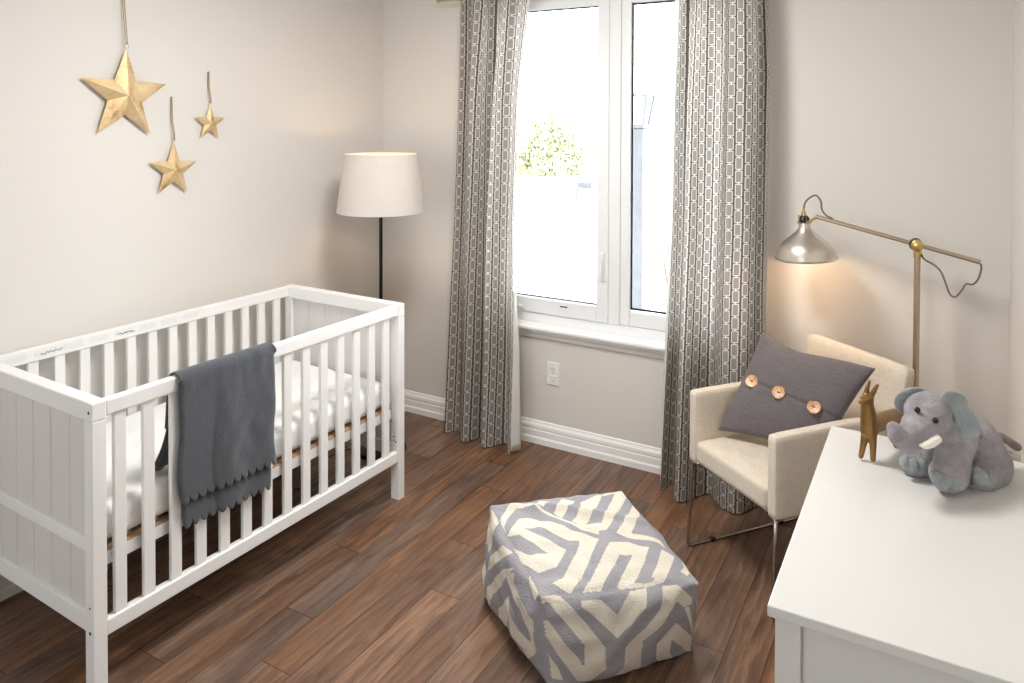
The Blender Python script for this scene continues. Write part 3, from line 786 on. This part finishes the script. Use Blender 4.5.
obj('arm_fork', tube(B(), [Q @ Vector((.026, 0, Hh)), a0+off+(a1-a0)*.01], [.004, .006], 10), M['brass'], rlamp, world=True)
c1 = spline([Q @ Vector((0, 0, Hh+.05)), rl(806, 202)+off, rl(811, 197)+off, rl(817, 195)+off, rl(821.5, 201)+off, rl(822.5, 209)+off, rl(827, 215)+off, rl(833, 218.5)+off*.3], 6)
c2 = spline([rl(980.5, 263)+off, rl(981, 268)+off, rl(978, 278)+off, rl(972.5, 283.5)+off, rl(966, 283)+off, rl(961, 290)+off, rl(955, 296)+off, rl(949.5, 292.5)+off, rl(945.5, 282)+off, rl(941, 271)+off, rl(934, 264)+off, rl(925, 259)+off, rl(921, 254)], 6)
for c_ in (c1, c2): obj('power_cord', tube(B(), c_, .0034, 8), M['cord'], rlamp, smooth=True, world=True)
bm = B(); ball(bm, Q @ Vector((0, 0, .075)), (.026, .026, .03)); obj('bulb', bm, M['bulb'], rlamp, smooth=True, world=True)
LAMPQ = Q

# ------------------------------------------------------------------ dresser
DX0, DX1, DY0, DY1, DZ = -.268, XR-.006, 1.421, 2.356, .75
dr = thing('dresser', 'white lacquered dresser in the right foreground with toys on top', 'dresser', ((DX0+DX1)/2, (DY0+DY1)/2, 0))
def wb(name, lo, hi, m=M['dresser'], p=None, bev=.002, **kw): return obj(name, bx(lo, hi), m, p or dr, world=True, bevel=bev, **kw)
wb('dresser_top', (DX0, DY0, DZ-.022), (DX1, DY1, DZ), bev=.0025)
ins = .012
# legs / posts
for (x, y) in ((DX0+ins, DY0+ins), (DX0+ins, DY1-ins-.045), (DX1-ins-.030, DY0+ins), (DX1-ins-.030, DY1-ins-.045)):
    wb('post', (x, y, 0), (x+.045 if x < -.1 else x+.030, y+.045, DZ-.022))
for y in (DY0+ins+.016, DY1-ins-.028):
    wb('side_panel', (DX0+ins+.044, y, .10), (DX1-ins-.029, y+.012, DZ-.022))
wb('back_panel', (DX1-ins-.012, DY0+ins+.044, .10), (DX1-ins-.004, DY1-ins-.044, DZ-.022))
wb('bottom_rail', (DX0+ins+.004, DY0+ins+.044, .085), (DX0+ins+.026, DY1-ins-.044, .120))
wb('top_rail', (DX0+ins+.004, DY0+ins+.044, DZ-.042), (DX0+ins+.026, DY1-ins-.044, DZ-.0215))
dh = (DZ-.042-.120)/3
for k in range(3):
    z0 = .120+k*dh
    d_ = wb('drawer', (DX0+ins+.002, DY0+ins+.048, z0+.003), (DX1-.06, DY1-ins-.048, z0+dh-.003))
    for yy in (DY0+.24, DY1-.24):
        bm = B(); ball(bm, (DX0+ins-.006, yy, z0+dh/2), (.010, .014, .014), n=14); obj('knob', bm, M['nickel'], d_, world=True, smooth=True)

# ------------------------------------------------------------------ pouf
TOP =[
('c',[(0.009,0.191),(0.104,0.071),(0.174,0.019),(0.274,0.028),(0.302,0.064),(0.353,0.143),(0.452,0.254),(0.543,0.372),(0.626,0.408),(0.612,0.438),(0.514,0.391),(0.435,0.267),(0.364,0.193),(0.301,0.091),(0.165,0.092),(0.078,0.178),(0.016,0.272),(0.005,0.366),(0.002,0.310)]),
('c',[(0.007,0.369),(0.147,0.205),(0.246,0.194),(0.348,0.277),(0.438,0.379),(0.594,0.478),(0.470,0.629),(0.296,0.861),(0.198,0.846),(0.315,0.700),(0.463,0.501),(0.387,0.474),(0.333,0.410),(0.242,0.319),(0.128,0.338),(0.180,0.385),(0.262,0.486),(0.335,0.569),(0.204,0.739),(0.077,0.775),(-0.020,0.648),(-0.006,0.507),(0.086,0.609),(0.208,0.592),(0.146,0.499),(0.079,0.409),(0.011,0.386)]),
('c',[(0.358,0.025),(0.422,0.051),(0.357,0.123),(0.309,0.073)]),
('c',[(0.524,0.036),(0.606,0.065),(0.439,0.236),(0.408,0.176)]),
('c',[(0.693,0.064),(0.819,0.029),(0.784,0.094),(0.571,0.313),(0.668,0.320),(0.626,0.408),(0.537,0.363),(0.490,0.284)]),
('c',[(0.640,0.087),(0.722,0.053),(0.828,0.038),(0.568,0.309),(0.685,0.315),(0.926,0.030),(0.993,0.017),(1.035,0.040),(0.684,0.402),(0.612,0.402),(0.516,0.344)]),
('c',[(0.808,0.035),(0.995,-0.061),(1.053,0.019),(1.021,0.045),(0.931,0.031)]),
('c',[(0.999,0.168),(1.005,0.263),(0.825,0.463),(0.903,0.507),(0.974,0.581),(0.973,0.660),(0.950,0.609),(0.883,0.567),(0.785,0.504),(0.726,0.451)]),
('c',[(0.643,0.530),(0.758,0.540),(0.855,0.642),(0.674,0.866),(0.639,0.913),(0.539,0.898),(0.724,0.676),(0.642,0.672),(0.460,0.886),(0.368,0.872),(0.472,0.740)]),
('c',[(0.486,0.410),(0.587,0.481),(0.409,0.731),(0.292,0.887)]),
('c',[(0.929,0.669),(0.974,0.751),(0.809,0.939),(0.722,0.926),(0.829,0.795)]),
('c',[(0.368,0.872),(0.466,0.875),(0.366,1.006),(0.382,1.037),(0.224,1.072),(0.241,1.026),(0.307,0.938)]),
('c',[(0.546,0.887),(0.641,0.902),(0.601,0.954),(0.719,0.958),(0.760,0.910),(0.830,0.921),(0.786,0.972),(0.626,1.016),(0.490,1.005),(0.489,0.966)]),
('c',[(0.938,0.879),(1.008,0.831),(1.054,0.877),(0.963,0.921)]),
('c',[(0.198,0.845),(0.301,0.861),(0.181,1.004),(0.115,0.895)]),
('c',[(0.368,0.871),(0.426,0.880),(0.363,1.031),(0.271,1.071),(0.230,1.056)]),
]
FRONT =[
('c',[(-0.014,-0.057),(0.119,0.020),(0.176,0.117),(0.352,0.569),(0.339,0.882),(0.253,0.971),(0.170,0.933),(0.002,0.417),(-0.016,0.569),(0.058,0.761),(0.076,0.891),(-0.039,0.844),(-0.071,0.632)]),
('g',[(-0.027,0.109),(0.044,0.060),(0.247,0.569),(0.227,0.793),(0.030,0.249),(-0.040,0.267)]),
('c',[(0.234,0.316),(0.298,0.432),(0.372,0.638),(0.363,0.858),(0.258,0.974),(0.198,0.946)]),
('g',[(0.222,0.526),(0.242,0.552),(0.230,0.780),(0.208,0.771)]),
('c',[(0.246,0.085),(0.314,0.088),(0.370,0.112),(0.466,0.307),(0.553,0.038),(0.661,0.013),(0.642,0.212),(0.545,0.427),(0.453,0.555),(0.349,0.347),(0.285,0.211),(0.243,0.143)]),
('c',[(0.762,0.009),(0.858,0.003),(0.952,0.213),(0.954,0.304),(0.896,0.322),(0.843,0.207),(0.757,0.455),(0.624,0.677),(0.601,0.977),(0.543,1.054),(0.381,1.029),(0.485,0.895),(0.503,0.691),(0.638,0.503),(0.734,0.283)]),
('c',[(0.846,0.513),(0.990,0.809),(0.971,1.030),(0.818,0.714),(0.807,0.906),(0.884,1.099),(0.783,1.111),(0.714,0.948),(0.718,0.742)]),
('c',[(0.912,-0.099),(0.989,-0.152),(1.025,-0.042),(1.026,0.170),(0.970,-0.000)]),
('c',[(0.902,0.324),(0.937,0.328),(0.987,0.704),(0.989,0.783),(0.935,0.500)]),
]
LEFT =[
('c',[(-0.056,0.775),(0.012,0.701),(0.018,0.877),(-0.031,0.985),(-0.062,0.965)]),
('c',[(0.050,0.824),(0.185,0.571),(0.344,0.354),(0.558,0.142),(0.359,0.427),(0.125,0.832),(0.085,1.110),(0.057,1.050)]),
('c',[(0.330,0.403),(0.554,0.198),(0.532,0.323),(0.859,0.361),(0.808,0.713),(0.724,0.781),(0.728,0.624),(0.618,0.513),(0.387,0.434)]),
('c',[(0.795,0.002),(0.952,-0.128),(1.014,-0.101),(0.905,0.133),(0.795,0.103)]),
('c',[(0.386,0.592),(0.424,0.711),(0.548,0.790),(0.835,0.703),(0.642,1.027),(0.588,0.937),(0.396,1.002),(0.367,0.796),(0.302,1.050),(0.395,1.108),(0.495,1.191),(0.237,1.175),(0.203,0.909)]),
('c',[(0.052,-0.053),(0.201,-0.011),(0.054,0.456),(-0.023,0.426),(0.000,0.208)]),
('c',[(0.029,0.676),(0.079,0.462),(0.346,0.112),(0.515,0.039),(0.223,0.392)]),
('c',[(-0.059,0.889),(-0.082,0.618),(-0.041,0.574),(0.008,0.698),(0.019,0.803)]),
]

PA, PB, PC_, PD_ = Vector((-1.317, 2.140, .335)), Vector((-.967, 2.474, .330)), Vector((-.604, 2.181, .272)), Vector((-.975, 1.863, .287))
QA, QB, QC, QD = Vector((-1.345, 2.156, 0)), Vector((-.985, 2.460, 0)), Vector((-.645, 2.262, 0)), Vector((-.945, 1.890, 0))
def inpoly(p, poly):
    x, y = p; r = False; n = len(poly); j = n-1
    for i in range(n):
        xi, yi = poly[i]; xj, yj = poly[j]
        if (yi > y) != (yj > y) and x < (xj-xi)*(y-yi)/(yj-yi)+xi: r = not r
        j = i
    return r
def kil(S, u, v):
    c = 0
    for k, pl in S:
        xs = [q[0] for q in pl]
        if min(xs) <= u <= max(xs) and inpoly((u, v), pl): c = 1 if k == 'c' else 0
    return c
cen = (PA+PB+PC_+PD_+QA+QB+QC+QD)/8
bm = B(); fl = bm.verts.layers.float_color.new('kilim'); uvl = bm.loops.layers.uv.new('UVMap')
def pface(q, S, bulge, flip=False, sag=0, N=150, sh=(0, 0)):
    nrm_ = ((q[1]-q[0]).cross(q[3]-q[0])).normalized()
    if nrm_.dot((q[0]+q[2])/2-cen) < 0: nrm_ = -nrm_
    G = []
    for j in range(N+1):
        row = []
        for i in range(N+1):
            u, v = i/N, j/N
            p = (q[0]*(1-u)+q[1]*u)*(1-v)+(q[3]*(1-u)+q[2]*u)*v
            e = max(0, 4*u*(1-u))**.6*max(0, 4*v*(1-v))**.6
            d = bulge*e
            # slack folds, vanish on the seams
            d += .014*pnoise(Vector((p.x*8, p.y*8, p.z*8)))*min(1, e*2.2)+.008*pnoise(Vector((p.x*21, p.y*21, p.z*21)))*min(1, e*3)
            if sag:    # crease running across the top
                t_ = v-(.02+.42*u); d += .012*math.exp(-(t_/.035)**2)*min(1, e*3)-.004*math.exp(-((t_-.10)/.08)**2)*min(1, e*3)
            # rounding toward the floor and pinched edges
            pp = p+nrm_*d
            edge = min(u, 1-u, v, 1-v)
            pp += (cen-pp)*(.020*math.exp(-edge/.02) if q[2].z > .01 or q[3].z > .01 or True else 0)
            # corners ease inward except the ears
            cd = min(math.hypot(u-a, v-b) for a in (0, 1) for b in (0, 1))
            pp += (pp-cen)*(.015*math.exp(-(cd/.05)**2))
            if pp.z < .004: pp.z = .004+.0*pp.z
            w = bm.verts.new(pp); c = kil(S, u+sh[0]*e, v+sh[1]*e); w[fl] = (c, c, c, 1); row.append(w)
        G.append(row)
    for j in range(N):
        for i in range(N):
            f = bm.faces.new((G[j][i], G[j][i+1], G[j+1][i+1], G[j+1][i]))
            for l, (a, b) in zip(f.loops, ((i, j), (i+1, j), (i+1, j+1), (i, j+1))): l[uvl].uv = (a/N*.5, b/N*.5)
    return G
pface((PA, PB, PC_, PD_), TOP, .026, sag=1, N=210, sh=(.04, -.09))
pface((PD_, PC_, QC, QD), FRONT, .050, N=190, sh=(.03, .13))
pface((PA, PD_, QD, QA), LEFT, .040, N=170, sh=(-.21, .19))
pface((PB, PA, QA, QB), FRONT, .035, N=100)
pface((PC_, PB, QB, QC), LEFT, .035, N=100)
pface((QA, QB, QC, QD), FRONT, 0, N=12)
bmesh.ops.remove_doubles(bm, verts=bm.verts, dist=.0012)
for _ in range(14): bmesh.ops.smooth_vert(bm, verts=[v for v in bm.verts if v.co.z > .006], factor=.5, use_axis_x=True, use_axis_y=True, use_axis_z=True)
bmesh.ops.recalc_face_normals(bm, faces=bm.faces)
pf = thing('pouf', 'square grey and cream kilim floor pouf with a maze pattern, on the wood floor', 'pouf', (cen.x, cen.y, 0))
obj('pouf_cover', bm, M['kilim'], pf, smooth=True, world=True)
bm = B()
def seam(a, b, bul=0):
    pts = []
    for k in range(25):
        t_ = k/24; p = a.lerp(b, t_); p = p+(cen-p)*.030
        pts.append(p+Vector((0, 0, .0)))
    tube(bm, pts, .0022, 6)
for a, b in ((PA, PB), (PB, PC_), (PC_, PD_), (PD_, PA), (PA, QA), (PC_, QC), (PD_, QD)): seam(a, b)
for v in bm.verts: v.co.z = max(.003, v.co.z)
obj('seam', bm, mat('cream_wool', lin(206, 198, 184), .95), pf, smooth=True, world=True)

# ------------------------------------------------------------------ plush elephant
E0 = at(955, 470, 1.84); 
el = thing('plush_elephant', 'grey plush elephant sitting on the dresser beside the brass deer', 'stuffed animal', (E0.x, E0.y, DZ))
def A(u, v, z): return at(u, v, z)
def S(px, z): return px/FPX*z
bm = B()
def eb(u, v, z, rx, rz, rd=None, rot=0):
    # ellipsoid aligned with the view axes: rx, rz in pixels, rd in pixels of depth
    M3 = Matrix((CR, -CD, -CF)).transposed() @ Matrix.Rotation(rot, 3, 'Z')
    ball(bm, A(u, v, z), (S(rx, z), S(rz, z), S(rd or rx, z)), M3, n=20)
eb(972, 444, 1.90, 27, 33, 29, .45)      # back
eb(982, 461, 1.89, 26, 27, 27)           # rump
eb(952, 436, 1.88, 24, 28, 24)           # chest
eb(928, 415, 1.84, 22, 23, 22)           # skull
eb(920, 426, 1.80, 18, 15, 16)           # face
eb(946, 430, 1.82, 14, 12, 12)           # cheek
chain(bm, [A(915, 432, 1.79), A(908, 441, 1.775), A(899, 437, 1.765), A(894, 429, 1.765)], [S(15, 1.79), S(12, 1.78), S(9.5, 1.77), S(7.5, 1.77)])
chain(bm, [A(957, 432, 1.85), A(953, 455, 1.82), A(951, 472, 1.80)], [S(19, 1.85), S(17, 1.82), S(17, 1.8)])      # near front leg
eb(948, 474, 1.795, 18, 15, 17)
chain(bm, [A(935, 438, 1.90), A(925, 452, 1.90), A(920, 461, 1.90)], [S(17, 1.9), S(14, 1.9), S(14, 1.9)])      # far front leg
eb(917, 462, 1.895, 17, 11, 14)
chain(bm, [A(988, 462, 1.87), A(984, 474, 1.84)], [S(22, 1.87), S(15, 1.84)])                                  # hind leg
eb(981, 476, 1.83, 17, 13, 14)
eb(955, 470, 1.96, 15, 15, 16)          # far hind leg
body = remeshed(bm, .0032, 5)
for v in body.verts:
    v.co += v.normal*(.0016*pnoise(v.co*55)+.0013*pnoise(v.co*170))
    v.co.z -= .009*(1-min(1, max(0, (v.co.z-DZ)/.05)))
    if v.co.z < DZ+.001: v.co.z = DZ+.001
obj('plush_body', body, M['fur'], el, smooth=True, world=True)
# tail
bm = B(); chain(bm, [A(1001, 437, 1.93), A(1010, 442, 1.93), A(1017, 447, 1.93)], [S(4.5, 1.93), S(4, 1.93), S(4.5, 1.93)], n=10)
obj('tail', remeshed(bm, .003, 3), M['tail'], el, smooth=True, world=True)
# ears: thick cupped flaps
def flap(name, poly, zc, th, cup, cc, rim=True):
    # poly in pixels around centre cc; zc depth function
    bm = B(); n = len(poly); K = 8
    cx, cy = cc; rings = []
    for k in range(K+1):
        t_ = k/K
        rings.append([bm.verts.new(A(cx+(x-cx)*t_, cy+(y-cy)*t_, zc(cx+(x-cx)*t_, cy+(y-cy)*t_)+cup*(1-t_*t_))) for x, y in poly])
    for a, b in zip(rings[1:], rings[2:]):
        for i in range(n): bm.faces.new((a[i], a[(i+1) % n], b[(i+1) % n], b[i]))
    bm.faces.new(rings[1]); bmesh.ops.delete(bm, geom=rings[0], context='VERTS')
    bmesh.ops.recalc_face_normals(bm, faces=bm.faces)
    o = obj(name, bm, [M['plush'], M['fur']], el, smooth=True, world=True)
    s = o.modifiers.new('th', 'SOLIDIFY'); s.thickness = th; s.offset = 0
    s2 = o.modifiers.new('s', 'SUBSURF'); s2.levels = s2.render_levels = 1
    return o
def smoothpoly(p, n=5):
    P_ = [Vector((x, y, 0)) for x, y in p]; out = []; N = len(P_)
    for i in range(N):
        a, b, c, d = P_[i-1], P_[i], P_[(i+1) % N], P_[(i+2) % N]
        for k in range(n):
            t_ = k/n; q = .5*((2*b)+(c-a)*t_+(2*a-5*b+4*c-d)*t_*t_+(3*b-a-3*c+d)*t_**3); out.append((q.x, q.y))
    return out
e1 = smoothpoly([(941, 397), (946, 391), (957, 392), (966, 398), (971, 408), (977, 418), (981, 429), (979, 437), (970, 439), (961, 437), (957, 430), (955, 419), (949, 410), (943, 406)])
flap('ear', e1, lambda x, y: 1.815-.0008*(x-945)+.0, .007, .010, (961, 416))
e2 = smoothpoly([(927, 391), (918, 387.5), (907, 389), (897, 395), (894, 402), (897, 410), (904, 414), (911, 417), (915, 410), (920, 400)])
flap('ear', e2, lambda x, y: 1.86+.0006*(915-x), .007, .012, (907, 401))
# eyes, tusk
for u, v, z in ((917.5, 410, 1.792), (935.5, 420.5, 1.765)):
    bm = B(); ball(bm, A(u, v, z), S(3.0, z), n=14); obj('eye', bm, M['eye'], el, smooth=True, world=True)
bm = B(); p = [A(938, 438, 1.765), A(931, 443, 1.755), A(924, 445.5, 1.75), A(919, 444.5, 1.75)]
tube(bm, spline(p, 5), [S(r, 1.76) for r in ([4.6]*6+[4.4, 4.2, 4.0, 3.7]+[3.3, 2.8, 2.3, 1.7, 1.3, .8])], 12); obj('tusk', bm, M['tusk'], el, smooth=True, world=True)
# toes and soles
def toe(u, v, z, rx, rz, rot=0):
    global bm
    bm = B(); eb(u, v, z, rx, rz, rx, rot); obj('toe_pad', bm, M['plush'], el, smooth=True, world=True)
toe(937, 478.5, 1.772, 5.5, 8.5, .35); toe(945.5, 482, 1.765, 6, 8.5, .1); toe(956, 482, 1.765, 7, 8, -.15)
toe(905, 463, 1.865, 5, 6.5, .5); toe(913, 465.5, 1.86, 5.5, 7); toe(921, 466, 1.865, 5.5, 7, -.1)
toe(979, 476, 1.80, 8, 9.5, .5); toe(988, 480, 1.81, 8, 7.5, .3)
# crumpled white sewn-in tag behind the rump
bm = B()
for k in range(4):
    tube(bm, spline([A(1004+k, 452+k*2.2, 1.93), A(1009, 450+k*3, 1.92+.01*(k % 2)), A(1015+k, 453+k*2.4, 1.93), A(1020, 455+k*2, 1.935)], 5), .0035, 6)
for v in bm.verts: v.co.z = max(DZ+.002, v.co.z); v.co.x = min(XR-.004, v.co.x)
obj('sewn_tag', bm, M['tag'], el, smooth=True, world=True)

# ------------------------------------------------------------------ brass deer
dz = thing('deer_figurine', 'small brass deer figurine with upright ears, on the dresser left of the plush elephant', 'figurine', tuple(Vector((*at(872, 456, 1.95).xy, DZ))))
bm = B()
def rr2(px): return S(px*1.22, 1.95)
chain(bm, [A(867, 402, 1.955), A(868.5, 415, 1.955), A(869, 430, 1.96)], [rr2(5.0), rr2(6.2), rr2(7.0)], k=16)
chain(bm, [A(867.5, 399, 1.955), A(861.5, 401.5, 1.94)], [rr2(5.2), rr2(2.6)], k=16)
chain(bm, [A(870, 425, 1.965), A(885, 419.5, 2.02), A(899, 416, 2.08), A(909, 418, 2.12)], [rr2(7.5), rr2(6.8), rr2(7.0), rr2(7.4)], k=16)
chain(bm, [A(865, 397, 1.955), A(867, 389, 1.96), A(869.3, 381.5, 1.965)], [rr2(2.2), rr2(2.0), rr2(1.3)], k=16)
chain(bm, [A(871, 397, 1.955), A(874, 391, 1.95), A(877.5, 385, 1.945)], [rr2(2.2), rr2(2.0), rr2(1.3)], k=16)
chain(bm, [A(867, 430, 1.965), A(863.5, 442, 1.968), A(861, 453, 1.968)], [rr2(4.6), rr2(2.6), rr2(2.1)], k=16)
chain(bm, [A(871.5, 430, 1.955), A(873, 443, 1.95), A(873, 456, 1.95)], [rr2(4.6), rr2(2.8), rr2(2.2)], k=16)
chain(bm, [A(905, 421, 2.12), A(899, 432, 2.08), A(896, 442, 2.045)], [rr2(5), rr2(3.0), rr2(2.4)], k=16)
chain(bm, [A(911, 422, 2.13), A(910, 432, 2.10), A(909, 444, 2.04)], [rr2(5), rr2(3.0), rr2(2.4)], k=16)
chain(bm, [A(911, 414, 2.15), A(915, 411, 2.165)], [rr2(2), rr2(1.2)], k=16)
body = remeshed(bm, .0016, 5)
for v in body.verts:
    v.co.z -= .010*(1-min(1, max(0, (v.co.z-DZ)/.10)))
    if v.co.z < DZ+.0005: v.co.z = DZ+.0005
obj('deer_body', body, M['deer'], dz, smooth=True, world=True)

# ------------------------------------------------------------------ ceiling fill light, added out of frame to brighten the room
cl = thing('ceiling_fill_fixture', 'added round white fill light, out of view in the middle of the ceiling', 'fill light', (-1.25, 1.95, ZC))
obj('rim', lathe(B(), [(.0001, 0), (.31, 0), (.31, -.03), (.29, -.035), (.29, -.02), (.0001, -.02)], 40), M['nickel'], cl, smooth='auto')
obj('diffuser', lathe(B(), [(.29, -.03), (.26, -.06), (.18, -.08), (.08, -.09), (.0001, -.092)], 40), M['ceil_fill'], cl, smooth=True)

# ------------------------------------------------------------------ outdoors
struct('outdoor_ground', bx((-60, 5, -1.0), (30, 90, -.72)), M['snow'])
def shrub(name, label, c, r, hgt, n, m, leaf, seed, dens=1, grp=None):
    t = thing(name, label, 'shrub', (c[0], c[1], c[2]))
    rg = random.Random(seed); bm = B()
    for _ in range(n):
        while True:
            p = Vector((rg.uniform(-1, 1), rg.uniform(-1, 1), rg.uniform(0, 1)))
            w = math.sqrt(max(0, 1-p.z**1.6))*1.0+.12
            if math.hypot(p.x, p.y) < w*(.75+.3*pnoise(Vector((p.x*2.5, p.y*2.5, p.z*3+seed)))): break
        q = Vector((p.x*r, p.y*r, p.z*hgt)); E = Euler((rg.uniform(0, 6), rg.uniform(0, 6), rg.uniform(0, 6))).to_matrix()
        s = leaf*rg.uniform(.6, 1.3)
        vs = [bm.verts.new(q+E @ Vector(k)*s) for k in ((-1, 0, 0), (0, -.5, .1), (1, 0, 0), (0, .5, .1))]
        bm.faces.new(vs)
    obj('foliage', bm, m, t)
    bm = B()
    for k in range(5): a = k*1.26; tube(bm, [(0, 0, 0), (math.cos(a)*r*.3, math.sin(a)*r*.3, hgt*.5), (math.cos(a)*r*.5, math.sin(a)*r*.5, hgt*.8)], [r*.05, r*.03, r*.012], 6)
    obj('stem', bm, M['bark'], t)
g0 = at(552, 178, 32.); 
shrub('shrub', 'round pale green shrub far beyond the left window pane', (g0.x, g0.y, -.72), 1.75, 2.6, 15000, M['leaf'], .10, 4)
g1 = at(668, 300, 8.); shrub('shrub', 'sparse pale shrub low behind the right window pane', (g1.x+.1, g1.y, -.72), .45, 1.55, 420, M['leaf2'], .035, 9)
# lamp post
p0 = at(637.5, 300, 6.2)
lp = thing('street_lamp', 'dark blue-grey post with a square lantern outside the right pane', 'lamp post', (p0.x, p0.y, -.72))
zt = at(637.5, 92, 6.2).z+.72
bm = B(); box(bm, (-.055, -.055, 0), (.055, .055, zt-.30)); box(bm, (-.075, -.075, 0), (.075, .075, .25))
obj('post', bm, M['postmetal'], lp, bevel=.01)
bm = B(); bw = .10
for sx in (-1, 1):
    for sy in (-1, 1): tube(bm, [(sx*.06, sy*.06, zt-.28), (sx*bw, sy*bw, zt-.03)], .013, 6)
box(bm, (-bw-.01, -bw-.01, zt-.035), (bw+.01, bw+.01, zt-.02)); box(bm, (-.065, -.065, zt-.30), (.065, .065, zt-.27))
obj('lantern_frame', bm, M['postmetal'], lp)
obj('lantern_glass', bx((-.055, -.055, zt-.27), (.055, .055, zt-.035)), M['glass'], lp)
# low kerb line and small bench far outside
k0, k1 = at(583, 180, 26.), at(800, 181, 26.)
kb = struct('trim_1', bx((-13, 24, -.72), (0, 24.15, -.60)), mat('kerb_stone', (.45, .46, .48), .9))
q0 = at(583, 186, 22.)
bn = thing('bench', 'tiny grey bench on the pale ground beyond the left pane', 'bench', (q0.x, q0.y, -.72))
bn.scale = (.7, .7, .7)
obj('seat', bx((-.35, -.15, .36), (.35, .15, .40)), M['postmetal'], bn)
obj('backrest', bx((-.35, .13, .45), (.35, .16, .72)), M['postmetal'], bn)
for sx in (-1, 1): obj('leg', bx((sx*.3-.02, -.12, 0), (sx*.3+.02, .14, .36)), M['postmetal'], bn)

# ------------------------------------------------------------------ light
w = bpy.data.worlds.new('overcast'); SC.world = w; w.use_nodes = True
bg = w.node_tree.nodes['Background']; bg.inputs[0].default_value = (.93, .97, 1, 1); bg.inputs[1].default_value = SKY
def area(name, loc, rot, sx, sy, power, col, portal=False):
    l = bpy.data.lights.new(name, 'AREA'); l.shape = 'RECTANGLE'; l.size = sx; l.size_y = sy; l.energy = power; l.color = col
    o = bpy.data.objects.new(name, l); o.location = loc; o.rotation_euler = rot; COL.objects.link(o)
    if portal: l.cycles.is_portal = True
    return o
area('window_portal', ((WX0+WX1)/2, YW+WT+.01, (WZ0+WZ1)/2), (-PI/2, 0, 0), WX1-WX0, WZ1-WZ0, 1, (1, 1, 1), True)
area('fill_window_portal', (-1.4, YB-.13, 1.55), (PI/2, 0, 0), 1.2, 1.5, 1, (1, 1, 1), True)  # sky fill through the added, unseen back window
l = bpy.data.lights.new('ceiling_fill_light', 'AREA'); l.shape = 'DISK'; l.size = .56; l.energy = CEIL_FILL; l.color = (1, .985, .96)  # added fill from above, its source is never in view
o = bpy.data.objects.new('ceiling_fill_light', l); o.location = (-1.25, 1.95, ZC-.10); COL.objects.link(o)
def pt(name, loc, power, r, col=(1, .66, .36)):
    l = bpy.data.lights.new(name, 'POINT'); l.energy = power; l.shadow_soft_size = r; l.color = col
    o = bpy.data.objects.new(name, l); o.location = loc; COL.objects.link(o)
pt('floor_lamp_light', (-2.398, 2.868, 1.40), FLP, .02)
q = LAMPQ @ Vector((0, 0, .035))
pt('reading_lamp_light', q, RLP, .02)

SC.view_settings.view_transform = 'Standard'; SC.view_settings.look = 'None'
SC.view_settings.gamma = 1; SC.view_settings.use_curve_mapping = False; SC.view_settings.exposure = EXPO
